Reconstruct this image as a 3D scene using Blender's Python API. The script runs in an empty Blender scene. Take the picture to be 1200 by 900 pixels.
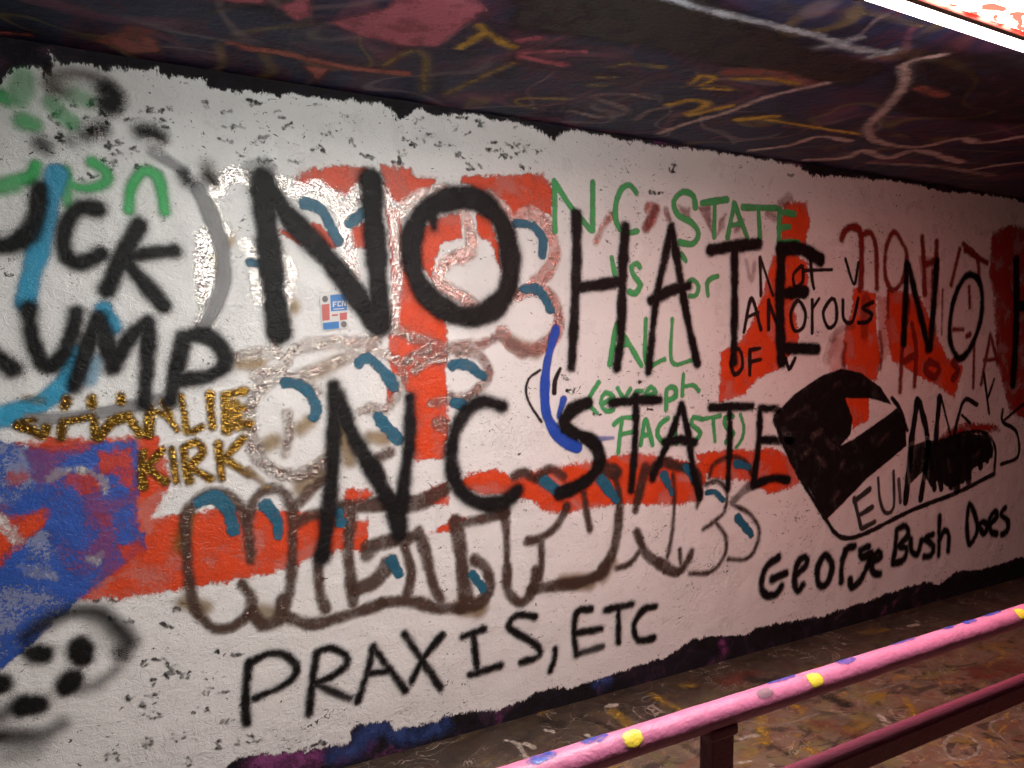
import bpy, bmesh, math, random
import numpy as np

# ------------------------------------------------------------------ camera, world, exposure
scene = bpy.context.scene
COL = scene.collection
CAM = np.array([0.0, -2.71, 1.60])          # metres; the painted wall is the plane y = 0, the floor z = 0
YAW, PITCH, FOC = math.radians(29.28), math.radians(3.62), 900.0   # focal length in pixels of a 1200 px wide picture
cam_data = bpy.data.cameras.new('camera')
cam_data.sensor_width = 36.0
cam_data.lens = 36.0 * FOC / 1200.0
cam_data.clip_start = 0.02
cam_data.clip_end = 500
cam = bpy.data.objects.new('camera', cam_data)
COL.objects.link(cam)
cam.location = CAM
cam.rotation_euler = (math.pi / 2 - PITCH, 0, -YAW)
scene.camera = cam

world = bpy.data.worlds.new('World')
scene.world = world
world.use_nodes = True
wn = world.node_tree
sky = wn.nodes.new('ShaderNodeTexSky')
sky.sky_type = 'NISHITA'
sky.sun_disc = False
sky.sun_elevation = math.radians(1.0)
sky.sun_rotation = math.radians(200)
wn.links.new(sky.outputs[0], wn.nodes['Background'].inputs[0])
wn.nodes['Background'].inputs[1].default_value = 0.01

scene.view_settings.view_transform = 'Standard'
scene.view_settings.look = 'None'
scene.view_settings.exposure = 0.0
scene.view_settings.gamma = 1.0
scene.view_settings.use_curve_mapping = False
scene.render.engine = 'CYCLES'
scene.cycles.transparent_max_bounces = 24
scene.cycles.max_bounces = 4
scene.cycles.use_light_tree = False
scene.cycles.sample_clamp_indirect = 6.0

CEIL = 2.464
LAMP_POWER = 70.0

# ------------------------------------------------------------------ pixel of the photograph -> point on a real plane
_fw = np.array([math.sin(YAW) * math.cos(PITCH), math.cos(YAW) * math.cos(PITCH), -math.sin(PITCH)])
_rt = np.array([math.cos(YAW), -math.sin(YAW), 0.0])
_up = np.cross(_rt, _fw)


def _ray(x, y):
    return _fw * FOC + _rt * (x - 600.0) + _up * (450.0 - y)


class Surf:
    """A plane that carries paint; (u, v) are metres on it."""
    def __init__(self, kind):
        self.kind = kind

    def at(self, x, y):
        d = _ray(x, y)
        if self.kind == 'wall':
            t = (0.0 - CAM[1]) / d[1]
        elif self.kind == 'ceiling':
            t = (CEIL - CAM[2]) / d[2]
        else:
            t = (0.0 - CAM[2]) / d[2]
        p = CAM + d * t
        uv = (p[0], p[2]) if self.kind == 'wall' else (p[0], p[1])
        return uv, t                        # t = metres per pixel there

    def xyz(self, u, v, off):
        o = np.full_like(u, off)
        if self.kind == 'wall':
            return np.stack([u, -o, v], -1)
        if self.kind == 'ceiling':
            return np.stack([u, v, CEIL - o], -1)
        return np.stack([u, v, o], -1)


WALL, CEILING, FLOOR = Surf('wall'), Surf('ceiling'), Surf('floor')


# ------------------------------------------------------------------ small helpers
def tag(o, label=None, category=None, group=None, kind=None):
    for k, v in (('label', label), ('category', category), ('group', group), ('kind', kind)):
        if v:
            o[k] = v
    return o


def link_mesh(name, me, mat, parent=None):
    o = bpy.data.objects.new(name, me)
    COL.objects.link(o)
    if mat:
        me.materials.append(mat)
    if parent:
        o.parent = parent
    return o


def empty(name, parent=None, loc=(0, 0, 0)):
    o = bpy.data.objects.new(name, None)
    o.empty_display_size = 0.1
    COL.objects.link(o)
    o.location = loc
    if parent:
        o.parent = parent
    return o


def box_mesh(name, lo, hi, bevel=0.0, segs=2):
    bm = bmesh.new()
    bmesh.ops.create_cube(bm, size=1.0)
    for v in bm.verts:
        v.co = [lo[i] + (v.co[i] + 0.5) * (hi[i] - lo[i]) for i in range(3)]
    if bevel:
        bmesh.ops.bevel(bm, geom=bm.edges[:], offset=bevel, segments=segs, affect='EDGES', profile=0.5)
    me = bpy.data.meshes.new(name)
    bm.to_mesh(me)
    bm.free()
    return me


# ------------------------------------------------------------------ node helpers
class NT:
    def __init__(self, name):
        self.m = bpy.data.materials.new(name)
        self.m.use_nodes = True
        self.t = self.m.node_tree
        self.t.nodes.clear()
        self.out = self.t.nodes.new('ShaderNodeOutputMaterial')
        self.pos = self.n('ShaderNodeNewGeometry').outputs['Position']

    def n(self, kind):
        return self.t.nodes.new(kind)

    def l(self, a, b):
        self.t.links.new(a, b)

    def set(self, sock, v):
        if hasattr(v, 'is_output'):
            self.l(v, sock)
        else:
            sock.default_value = v

    def math(self, op, a, b=0.0, c=0.0, clamp=False):
        m = self.n('ShaderNodeMath')
        m.operation = op
        m.use_clamp = clamp
        for i, v in enumerate((a, b, c)):
            self.set(m.inputs[i], v)
        return m.outputs[0]

    def scaled(self, s):
        v = self.n('ShaderNodeVectorMath')
        v.operation = 'MULTIPLY'
        self.l(self.pos, v.inputs[0])
        v.inputs[1].default_value = s
        return v.outputs[0]

    def noise(self, scale, detail=4.0, rough=0.5, dist=0.0, vec=None, col=False):
        m = self.n('ShaderNodeTexNoise')
        self.l(vec if vec is not None else self.pos, m.inputs['Vector'])
        m.inputs['Scale'].default_value = scale
        m.inputs['Detail'].default_value = detail
        m.inputs['Roughness'].default_value = rough
        m.inputs['Distortion'].default_value = dist
        return m.outputs['Color' if col else 'Fac']

    def voronoi(self, scale, vec=None, feature='F1', out='Distance'):
        m = self.n('ShaderNodeTexVoronoi')
        m.feature = feature
        self.l(vec if vec is not None else self.pos, m.inputs['Vector'])
        m.inputs['Scale'].default_value = scale
        return m.outputs[out]

    def smooth(self, v, lo, hi, a=0.0, b=1.0):
        m = self.n('ShaderNodeMapRange')
        m.interpolation_type = 'SMOOTHSTEP'
        self.set(m.inputs['Value'], v)
        m.inputs['From Min'].default_value = lo
        m.inputs['From Max'].default_value = hi
        m.inputs['To Min'].default_value = a
        m.inputs['To Max'].default_value = b
        return m.outputs[0]

    def mix(self, f, a, b):
        m = self.n('ShaderNodeMix')
        m.data_type = 'RGBA'
        self.set(m.inputs['Factor'], f)
        for s, v in ((m.inputs[6], a), (m.inputs[7], b)):
            if hasattr(v, 'is_output'):
                self.l(v, s)
            else:
                s.default_value = (*v, 1.0)
        return m.outputs[2]

    def ramp(self, f, stops):
        m = self.n('ShaderNodeValToRGB')
        self.l(f, m.inputs[0])
        cr = m.color_ramp
        while len(cr.elements) < len(stops):
            cr.elements.new(0.5)
        for e, (p, c) in zip(cr.elements, stops):
            e.position = p
            e.color = (*c, 1.0)
        return m.outputs[0]

    def bump(self, h, dist, strength=1.0):
        m = self.n('ShaderNodeBump')
        self.l(h, m.inputs['Height'])
        m.inputs['Distance'].default_value = dist
        m.inputs['Strength'].default_value = strength
        return m.outputs[0]

    def attr(self, name):
        m = self.n('ShaderNodeAttribute')
        m.attribute_name = name
        return m.outputs['Fac']

    def bsdf(self, color, rough, metallic=0.0, normal=None, spec=0.5):
        b = self.n('ShaderNodeBsdfPrincipled')
        if hasattr(color, 'is_output'):
            self.l(color, b.inputs['Base Color'])
        else:
            b.inputs['Base Color'].default_value = (*color, 1.0)
        self.set(b.inputs['Roughness'], rough)
        b.inputs['Metallic'].default_value = metallic
        b.inputs['Specular IOR Level'].default_value = spec
        if normal is not None:
            self.l(normal, b.inputs['Normal'])
        return b.outputs[0]

    def done(self, shader):
        self.l(shader, self.out.inputs['Surface'])
        return self.m


def relief(k, amount=1.0, ridges=False):
    """The lumpy skin of many coats of paint on concrete, the same on every layer of the wall."""
    sc = k.scaled((1.0, 1.0, 1.25))
    h = k.math('MULTIPLY', k.noise(9, 1, 0.5), 1.6)
    h = k.math('MULTIPLY_ADD', k.noise(40, 3, 0.62, 0.9, sc), 0.75, h)
    h = k.math('MULTIPLY_ADD', k.noise(230, 1, 0.6, 0.6, sc), 0.16, h)
    if ridges:
        ridge = k.math('ABSOLUTE', k.math('SUBTRACT', k.noise(21, 4, 0.6, 1.2), 0.5))
        ridge = k.smooth(ridge, 0.0, 0.015, 0.22, 0.0)
        ridge = k.math('MULTIPLY', ridge, k.smooth(k.noise(3.1, 1), 0.52, 0.68))
        h = k.math('ADD', h, ridge)
    return k.bump(h, 0.006 * amount, 0.9)


def flecks(k):
    """Small chips where older dark paint shows through; thick in some places, none in others."""
    v = k.scaled((1.0, 1.0, 1.5))
    n = k.noise(30, 6, 0.68, 1.6, v)
    where = k.noise(2.6, 3, 0.55)
    s = k.math('ADD', n, k.math('MULTIPLY', where, 0.20))
    return k.smooth(s, 0.738, 0.756)


def paint(name, color, soft=0.006, speck=0.004, wobble=0.0, mottle=0.0, mottle_scale=9.0, strength=1.0,
          rough=0.5, metallic=0.0, relief_amount=1.0, sparkle=False, vary=0.12, chips=True, streak=(1, 1, 1), surface='wall', spec=0.5, halo=0.0):
    """A film of paint: the 'sd' attribute is metres inside its outline, 'amount' how thickly it was laid."""
    k = NT(name)
    sd = k.attr('sd')
    if speck:
        fine = k.math('SUBTRACT', k.noise(420, 1, 0.7), 0.5)
        sd = k.math('MULTIPLY_ADD', fine, speck * 4.0, sd)
    if wobble:
        w = k.math('SUBTRACT', k.noise(38, 4, 0.65, 0.0, k.scaled(streak)), 0.5)
        sd = k.math('MULTIPLY_ADD', w, wobble * 3.0, sd)
    a = k.smooth(sd, -soft, soft)
    if halo:
        mist = k.smooth(k.attr('sd'), -halo, 0.0)
        mist = k.math('MULTIPLY', k.math('MULTIPLY', mist, mist), k.smooth(k.noise(330, 1, 0.7), 0.50, 0.62, 0.0, 0.55))
        a = k.math('MAXIMUM', a, mist)
    if mottle:
        v = k.scaled(streak)
        n = k.math('ADD', k.math('MULTIPLY', k.noise(mottle_scale, 3, 0.5, 0.3, v), 0.62), k.math('MULTIPLY', k.noise(110, 3, 0.72, 0.0, v), 0.38))
        deep = k.smooth(k.attr('sd'), 0.0, 0.05, 0.03, 0.0)
        n = k.math('SUBTRACT', n, deep)
        c = 0.41 + 0.16 * mottle
        m = k.smooth(n, c - 0.05, c + 0.05, 1.0 - mottle, 1.0)
        a = k.math('MULTIPLY', a, m)
    a = k.math('MULTIPLY', a, k.math('MULTIPLY', k.attr('amount'), strength), clamp=True)
    if chips:
        a = k.math('MULTIPLY', a, k.smooth(k.noise(48, 4, 0.7, 0.6), 0.735, 0.755, 1.0, 0.25))
    dark = tuple(c * (1 - vary) for c in color)
    lite = tuple(min(1.0, c * (1 + vary)) for c in color)
    colr = k.mix(k.noise(14, 2, 0.6), dark, lite)
    if sparkle:
        h = k.math('MULTIPLY', k.noise(135, 1, 0.55, 0.9, k.scaled((0.7, 1, 1.15))), 0.75)
        h = k.math('MULTIPLY_ADD', k.noise(70, 2, 0.6, 0.4, k.scaled((0.7, 1, 1.2))), 0.55, h)
        nrm = k.bump(h, 0.0042 * relief_amount, 1.0)
    elif surface == 'wall':
        nrm = relief(k, relief_amount)
    else:
        nrm = k.bump(k.noise(60, 6, 0.6), 0.004)
    sh = k.bsdf(colr, rough, metallic, nrm, spec)
    tr = k.n('ShaderNodeBsdfTransparent').outputs[0]
    mx = k.n('ShaderNodeMixShader')
    k.l(a, mx.inputs[0])
    k.l(tr, mx.inputs[1])
    k.l(sh, mx.inputs[2])
    return k.done(mx.outputs[0])


# ------------------------------------------------------------------ paint geometry: fields of distance on a fine grid
def catmull(P, step):
    P = np.asarray(P, float)
    if len(P) < 3:
        return P
    closed = np.allclose(P[0], P[-1])
    ext = np.vstack([P[-2] if closed else 2 * P[0] - P[1], P, P[1] if closed else 2 * P[-1] - P[-2]])
    out = []
    for i in range(len(P) - 1):
        p0, p1, p2, p3 = ext[i:i + 4]
        n = max(2, int(np.linalg.norm(p2[:2] - p1[:2]) / step))
        t = np.linspace(0, 1, n, endpoint=False)[:, None]
        out.append(0.5 * (2 * p1 + (p2 - p0) * t + (2 * p0 - 5 * p1 + 4 * p2 - p3) * t ** 2 + (3 * p1 - p0 - 3 * p2 + p3) * t ** 3))
    out.append(P[-1:])
    return np.vstack(out)


def seg_field(G, pts):
    """max over a tapered polyline of (radius - distance); pts: k x 3 (u, v, r)."""
    best = np.full(len(G), -1e3)
    if len(pts) == 1:
        pts = np.vstack([pts, pts + [1e-5, 0, 0]])
    for a, b in zip(pts[:-1], pts[1:]):
        ab = b[:2] - a[:2]
        L = max(ab @ ab, 1e-12)
        t = np.clip(((G - a[:2]) @ ab) / L, 0, 1)
        d = np.hypot(*(G - (a[:2] + t[:, None] * ab)).T)
        best = np.maximum(best, a[2] + (b[2] - a[2]) * t - d)
    return best


def poly_field(G, P):
    d = np.full(len(G), 1e3)
    inside = np.zeros(len(G), bool)
    Q = np.roll(P, -1, 0)
    for a, b in zip(P, Q):
        ab = b - a
        L = max(ab @ ab, 1e-12)
        t = np.clip(((G - a) @ ab) / L, 0, 1)
        d = np.minimum(d, np.hypot(*(G - (a + t[:, None] * ab)).T))
        if abs(ab[1]) > 1e-12:
            c = (a[1] > G[:, 1]) != (b[1] > G[:, 1])
            x = a[0] + ab[0] * (G[:, 1] - a[1]) / ab[1]
            inside ^= c & (G[:, 0] < x)
    return np.where(inside, d, -d)


def patch(name, surf, items, mat, off, parent, cell=0.0035, margin=0.012):
    """items: ('s', radius_px or (r0, r1), [x, y, ...], amount) strokes, ('p', [x, y, ...], amount) filled outlines."""
    prim, lo, hi = [], np.array([1e9, 1e9]), np.array([-1e9, -1e9])
    for it in items:
        if it[0] == 's':
            r, c = it[1], it[2]
            am = it[3] if len(it) > 3 else 1.0
            r0, r1 = r if isinstance(r, tuple) else (r, r)
            n = len(c) // 2
            P = []
            for i in range(n):
                uv, s = surf.at(c[2 * i], c[2 * i + 1])
                rr = r0 + (r1 - r0) * (i / max(1, n - 1))
                P.append([uv[0], uv[1], rr * s])
            P = catmull(np.array(P), 0.02)
            if len(P) < 3 and n == 2:
                t_ = np.linspace(0, 1, 7)[:, None]
                P = P[0] + (P[1] - P[0]) * t_
            q_ = np.arange(len(P)) * 0.55 + c[0] * 0.37 + c[1] * 0.91
            P[:, 2] *= 1 + 0.09 * np.sin(q_) + 0.06 * np.sin(2.3 * q_ + 1.0)
            prim.append(('s', P, am))
            R = P[:, 2].max() + margin
            lo = np.minimum(lo, P[:, :2].min(0) - R)
            hi = np.maximum(hi, P[:, :2].max(0) + R)
        else:
            c = it[1]
            P = np.array([surf.at(c[2 * i], c[2 * i + 1])[0] for i in range(len(c) // 2)])
            prim.append(('p', P, it[2] if len(it) > 2 else 1.0))
            lo = np.minimum(lo, P.min(0) - margin)
            hi = np.maximum(hi, P.max(0) + margin)
    nu, nv = [max(2, int(math.ceil((hi[i] - lo[i]) / cell)) + 1) for i in (0, 1)]
    uu, vv = np.meshgrid(lo[0] + np.arange(nu) * cell, lo[1] + np.arange(nv) * cell)
    G = np.stack([uu.ravel(), vv.ravel()], -1)
    sd = np.full(len(G), -1e3)
    am = np.zeros(len(G))
    wsum = np.full(len(G), 1e-9)
    for kind, P, a in prim:
        if kind == 's':
            R = P[:, 2].max() + margin
            sel = np.all((G > P[:, :2].min(0) - R) & (G < P[:, :2].max(0) + R), 1)
            f = np.full(len(G), -1e3)
            f[sel] = seg_field(G[sel], P)
        else:
            f = poly_field(G, P)
        w = 1.0 / (1.0 + np.exp(-np.clip(f, -0.2, 0.2) / 0.006))
        am += w * a
        wsum += w
        sd = np.maximum(sd, f)
    am = am / wsum
    S = sd.reshape(nv, nu)
    keep = np.maximum(np.maximum(S[:-1, :-1], S[1:, :-1]), np.maximum(S[:-1, 1:], S[1:, 1:])) > -margin
    j, i = np.nonzero(keep)
    a, b, c, d = j * nu + i, j * nu + i + 1, (j + 1) * nu + i + 1, (j + 1) * nu + i
    F = np.stack([a, b, c, d], -1)
    if surf.kind == 'ceiling':
        F = F[:, ::-1]
    used, inv = np.unique(F, return_inverse=True)
    F = inv.reshape(F.shape)
    V = surf.xyz(G[used, 0], G[used, 1], off)
    me = bpy.data.meshes.new(name)
    me.vertices.add(len(V))
    me.vertices.foreach_set('co', V.astype(np.float32).ravel())
    me.loops.add(F.size)
    me.loops.foreach_set('vertex_index', F.astype(np.int32).ravel())
    me.polygons.add(len(F))
    me.polygons.foreach_set('loop_start', np.arange(0, F.size, 4, dtype=np.int32))
    me.polygons.foreach_set('loop_total', np.full(len(F), 4, np.int32))
    for nm, arr in (('sd', sd[used]), ('amount', am[used])):
        at = me.attributes.new(nm, 'FLOAT', 'POINT')
        at.data.foreach_set('value', np.clip(arr, -1, 1).astype(np.float32))
    me.update()
    return link_mesh(name, me, mat, parent)


def S(r, *c, a=1.0):
    return ('s', r, list(c), a)


def P(*c, a=1.0):
    return ('p', list(c), a)


STEP = 0.00008


def word(name, label, layer, mat, letters, parent, surf=WALL, piece='letter', cell=0.0035, margin=0.025):
    """One piece of writing: an Empty that parents a mesh for each letter."""
    w = empty(name, parent)
    w['label'] = label
    for i, items in enumerate(letters):
        patch(piece, surf, items, mat, layer * STEP * 4 + (i % 4) * STEP, w, cell, margin)
    return w


# ================================================================== materials
def mat_old_wall(name):
    """Concrete under years of older paint: dark violet, blue, magenta and black patches."""
    k = NT(name)
    c = k.ramp(k.noise(5.5, 4, 0.6, 1.2), [(0.0, (0.005, 0.004, 0.005)), (0.45, (0.008, 0.006, 0.008)), (0.56, (0.011, 0.009, 0.017)),
                                         (0.63, (0.035, 0.018, 0.030)), (0.68, (0.10, 0.025, 0.085)), (0.74, (0.022, 0.016, 0.018))])
    c = k.mix(k.smooth(k.noise(40, 5, 0.6), 0.5, 0.7), c, (0.013, 0.009, 0.009))
    return k.done(k.bsdf(c, 0.7, 0, relief(k, 1.3), 0.2))


def mat_white():
    k = NT('thick_white_wall_paint')
    sd = k.attr('sd')
    w = k.math('SUBTRACT', k.noise(17, 6, 0.66, 0.5, k.scaled((1.2, 1, 0.8))), 0.5)
    sd = k.math('MULTIPLY_ADD', w, 0.065, sd)
    dry = k.math('SUBTRACT', k.noise(120, 3, 0.7, 0.0, k.scaled((1.0, 1, 0.4))), 0.5)
    sd = k.math('MULTIPLY_ADD', dry, 0.040, sd)
    a = k.smooth(sd, -0.006, 0.006)
    c = k.mix(k.noise(3.2, 4, 0.6), (0.68, 0.675, 0.675), (0.78, 0.775, 0.77))
    c = k.mix(k.smooth(k.noise(1.3, 5, 0.7), 0.5, 0.75, 0.0, 0.3), c, (0.52, 0.525, 0.53))
    f = flecks(k)
    c = k.mix(f, c, (0.035, 0.033, 0.035))
    # faint smudges of the paint below
    c = k.mix(k.smooth(k.noise(11, 6, 0.7, 0.6), 0.60, 0.78, 0.0, 0.35), c, (0.30, 0.29, 0.29))
    sh = k.bsdf(c, k.smooth(k.noise(7, 2), 0.3, 0.7, 0.26, 0.42), 0, relief(k, 1.0, True))
    mx = k.n('ShaderNodeMixShader')
    k.l(a, mx.inputs[0])
    k.l(k.n('ShaderNodeBsdfTransparent').outputs[0], mx.inputs[1])
    k.l(sh, mx.inputs[2])
    return k.done(mx.outputs[0])


def mat_ceiling():
    k = NT('dark_painted_ceiling')
    n = k.noise(1.7, 6, 0.62, 1.5)
    c = k.ramp(n, [(0.0, (0.010, 0.010, 0.014)), (0.36, (0.016, 0.021, 0.052)), (0.46, (0.024, 0.034, 0.095)), (0.53, (0.070, 0.026, 0.060)),
                   (0.60, (0.018, 0.017, 0.055)), (0.68, (0.11, 0.038, 0.055)), (0.80, (0.02, 0.018, 0.03))])
    for seed, colr, lim in ((3.1, (0.34, 0.12, 0.19), 0.040), (7.7, (0.36, 0.26, 0.06), 0.024), (12.3, (0.38, 0.30, 0.33), 0.022), (19.9, (0.02, 0.018, 0.02), 0.03)):
        off = k.n('ShaderNodeVectorMath')
        k.l(k.pos, off.inputs[0])
        off.inputs[1].default_value = (seed, seed * 2, seed)
        line = k.math('ABSOLUTE', k.math('SUBTRACT', k.noise(2.1, 0.6, 0.5, 1.0, off.outputs[0]), 0.5))
        line = k.smooth(line, lim * 0.2, lim * 1.3, 0.38, 0.0)
        line = k.math('MULTIPLY', line, k.smooth(k.noise(2.2, 1, 0.5, 0.0, off.outputs[0]), 0.46, 0.56))
        c = k.mix(line, c, colr)
    c = k.mix(k.smooth(k.noise(12, 6, 0.7, 0.8), 0.5, 0.75, 0, 0.5), c, (0.022, 0.020, 0.034))
    c = k.mix(k.smooth(k.noise(60, 4, 0.7), 0.72, 0.75), c, (0.25, 0.22, 0.2))
    return k.done(k.bsdf(c, 0.5, 0, k.bump(k.math('ADD', k.noise(28, 6, 0.6), k.noise(5, 2)), 0.006), 0.2))


def mat_floor():
    k = NT('paint_stained_concrete_floor')
    c = k.ramp(k.noise(3.2, 6, 0.62, 1.0), [(0.0, (0.055, 0.040, 0.030)), (0.42, (0.13, 0.095, 0.068)), (0.52, (0.20, 0.145, 0.10)),
                                            (0.60, (0.17, 0.10, 0.070)), (0.8, (0.27, 0.21, 0.155))])
    lng = k.scaled((0.8, 1.5, 1.0))
    c = k.mix(k.smooth(k.noise(4.2, 4, 0.6, 2.6, lng), 0.52, 0.63, 0, 0.6), c, (0.17, 0.065, 0.04))
    c = k.mix(k.smooth(k.noise(5.0, 4, 0.6, 3.2, lng), 0.57, 0.66, 0, 0.6), c, (0.40, 0.24, 0.035))
    c = k.mix(k.smooth(k.noise(3.4, 4, 0.6, 3.0), 0.55, 0.63, 0, 0.6), c, (0.17, 0.16, 0.055))
    c = k.mix(k.smooth(k.noise(4.6, 5, 0.64, 2.6, lng), 0.52, 0.62, 0, 0.75), c, (0.026, 0.020, 0.018))
    edge = k.n('ShaderNodeSeparateXYZ')
    k.l(k.pos, edge.inputs[0])
    dirt = k.smooth(k.math('MULTIPLY_ADD', k.noise(6, 4, 0.6), 0.35, edge.outputs[1]), -0.36, 0.08, 0.0, 0.85)
    c = k.mix(dirt, c, (0.020, 0.014, 0.011))
    swirl = k.math('ABSOLUTE', k.math('SUBTRACT', k.noise(5.2, 2, 0.5, 2.2), 0.5))
    c = k.mix(k.math('MULTIPLY', k.smooth(swirl, 0.004, 0.012, 0.55, 0.0), k.smooth(k.noise(3.3, 2), 0.45, 0.55)), c, (0.42, 0.36, 0.29))
    c = k.mix(k.smooth(k.noise(95, 3, 0.6), 0.71, 0.74), c, (0.42, 0.38, 0.32))
    c = k.mix(k.smooth(k.noise(26, 5, 0.6), 0.69, 0.71, 0, 0.8), c, (0.40, 0.35, 0.28))
    r = k.smooth(k.noise(6, 4), 0.35, 0.7, 0.32, 0.6)
    return k.done(k.bsdf(c, r, 0, k.bump(k.math('ADD', k.noise(40, 6, 0.65), k.math('MULTIPLY', k.noise(160, 3), 0.3)), 0.005)))


def mat_plain(name, color, rough=0.5, bump_scale=140, bump=0.002, vary=0.2, spots=None):
    k = NT(name)
    c = k.mix(k.noise(18, 5, 0.65), tuple(x * (1 - vary) for x in color), tuple(min(1, x * (1 + vary)) for x in color))
    if spots:
        c = k.mix(k.smooth(k.noise(75, 4, 0.65), 0.66, 0.70, 0, 0.8), c, spots)
    h = k.math('ADD', k.noise(bump_scale, 4, 0.6), k.math('MULTIPLY', k.noise(22, 3), 1.5))
    return k.done(k.bsdf(c, rough, 0, k.bump(h, bump)))


def mat_lens(name, color, strength, marks=None, cover=0.0):
    """A lit lamp lens; marks: translucent paint sprayed over it."""
    k = NT(name)
    e = k.n('ShaderNodeEmission')
    if marks:
        v = k.scaled((1.0, 1.6, 1.0))
        f = k.smooth(k.noise(9, 3, 0.5, 1.8, v), 0.62 - cover * 0.3, 0.66 - cover * 0.3)
        k.l(k.mix(f, color, marks), e.inputs[0])
    else:
        e.inputs[0].default_value = (*color, 1)
    e.inputs[1].default_value = strength
    return k.done(e.outputs[0])


M_WHITE = mat_white()
M_OLD = mat_old_wall('old_layers_of_dark_paint')

# ================================================================== the setting
X0, X1, YB = -9.0, 22.0, -4.9
wall = link_mesh('tunnel_wall', box_mesh('tunnel_wall', (X0, 0.0, -0.3), (X1, 0.30, CEIL - 0.002)), M_OLD)
tag(wall, 'white painted tunnel wall covered in black, red, green and silver graffiti', 'wall')
back = link_mesh('tunnel_wall', box_mesh('tunnel_wall', (X0, YB - 0.3, -0.3), (X1, YB, CEIL - 0.002)),
                 mat_plain('dull_painted_concrete', (0.26, 0.25, 0.26), 0.5, 60, 0.004, 0.6))
tag(back, 'plain tunnel wall facing the graffiti wall across the walkway', 'wall')
floor = link_mesh('floor', box_mesh('floor', (X0, YB, -0.25), (X1, -0.003, 0.0)), mat_floor())
floor['kind'] = 'structure'
ceiling = link_mesh('ceiling', box_mesh('ceiling', (X0, YB - 0.3, CEIL), (X1, 0.3, CEIL + 0.3)), mat_ceiling())
ceiling['kind'] = 'structure'

# ---- the white coat, with the ragged roller edge seen along the ceiling and the floor
top = [(-500, 70), (-250, 86), (-60, 96), (0, 100), (20, 80), (47, 78), (51, 96), (60, 92), (61, 62), (70, 70), (95, 75), (125, 82), (160, 81), (185, 79), (186, 88),
       (215, 90), (240, 92), (242, 102), (285, 107), (300, 109), (340, 111), (367, 114), (410, 118), (440, 119), (458, 125), (464, 140), (475, 140),
       (490, 126), (512, 135), (550, 134), (595, 142), (625, 148), (650, 165), (661, 152), (707, 158), (740, 166), (775, 171), (850, 180), (900, 188),
       (935, 195), (950, 205), (1000, 208), (1055, 213), (1107, 225), (1140, 226), (1180, 232), (1200, 237), (1400, 270), (1700, 315)]
bot = [(1700, 530), (1400, 610), (1200, 652), (1150, 667), (1122, 670), (1100, 684), (1082, 682), (1050, 692), (1030, 700), (992, 712), (965, 722), (940, 725), (915, 730),
       (885, 735), (872, 745), (835, 745), (810, 750), (780, 770), (757, 777), (720, 790), (695, 797), (670, 806), (642, 806), (612, 820), (590, 830),
       (545, 835), (527, 838), (510, 846), (462, 855), (457, 842), (414, 852), (410, 870), (345, 882), (300, 884), (270, 888), (262, 905), (150, 935), (-60, 975), (-250, 1020), (-500, 1080)]
coat = patch('white_paint_coat', WALL, [P(*[c for q in top + bot for c in q])], M_WHITE, STEP * 2, wall, cell=0.012, margin=0.05)
coat['label'] = 'thick white paint coat with ragged roller edges'

# ================================================================== paints
M_RED = paint('red_roller_paint', (0.62, 0.055, 0.012), soft=0.010, speck=0.003, wobble=0.022, mottle=0.36, rough=0.42)
M_REDSOLID = paint('solid_red_roller_paint', (0.64, 0.055, 0.010), soft=0.008, speck=0.003, wobble=0.016, mottle=0.30, rough=0.42)
M_REDDARK = paint('dark_red_brush_paint', (0.20, 0.016, 0.010), soft=0.010, speck=0.005, wobble=0.008, mottle=0.25, mottle_scale=22, rough=0.45, halo=0.02)
M_REDFAR = paint('deep_red_roller_paint', (0.30, 0.020, 0.012), soft=0.016, wobble=0.03, mottle=0.45, rough=0.45)
M_BLUE = paint('cobalt_blue_roller_paint', (0.025, 0.085, 0.38), soft=0.008, speck=0.002, wobble=0.018, mottle=0.50, mottle_scale=7, rough=0.42, vary=0.25)
M_BLUEMARK = paint('royal_blue_marker_paint', (0.015, 0.07, 0.42), soft=0.005, speck=0.002, wobble=0.003, mottle=0.12, rough=0.4)
M_SILVER = paint('silver_metallic_spray', (0.60, 0.55, 0.52), soft=0.012, speck=0.006, wobble=0.006, mottle=0.35, mottle_scale=18, rough=0.16, metallic=0.95, sparkle=True, chips=False, strength=0.96)
M_SILVERDULL = paint('low_glare_silver_spray', (0.42, 0.37, 0.34), soft=0.012, speck=0.006, wobble=0.007, mottle=0.45, mottle_scale=18, rough=0.2, metallic=0.92, sparkle=True, relief_amount=1.15, chips=False, strength=0.9)  # darker copy of the silver: the middle row's weaker lamp glare put into colour
M_GUNMETAL = paint('dull_silver_metallic_spray', (0.17, 0.115, 0.095), soft=0.012, speck=0.005, wobble=0.006, mottle=0.22, mottle_scale=14, rough=0.26, metallic=0.8, sparkle=True, relief_amount=0.9, chips=False, strength=0.88)
M_GOLD = paint('gold_metallic_spray', (0.30, 0.165, 0.025), soft=0.008, speck=0.007, rough=0.2, metallic=0.9, sparkle=True, chips=False, strength=0.97)
M_TEAL = paint('teal_spray', (0.012, 0.105, 0.175), soft=0.005, speck=0.003, wobble=0.009, mottle=0.2, mottle_scale=24, rough=0.45)
M_CYAN = paint('cyan_spray', (0.03, 0.30, 0.50), soft=0.013, speck=0.008, rough=0.42, strength=0.95)
M_GREY = paint('grey_spray', (0.24, 0.24, 0.25), soft=0.010, speck=0.004, rough=0.5, strength=0.8)
M_GREEN = paint('green_spray', (0.05, 0.36, 0.11), soft=0.004, speck=0.003, wobble=0.003, mottle=0.15, mottle_scale=20, rough=0.45, strength=0.92)
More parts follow.
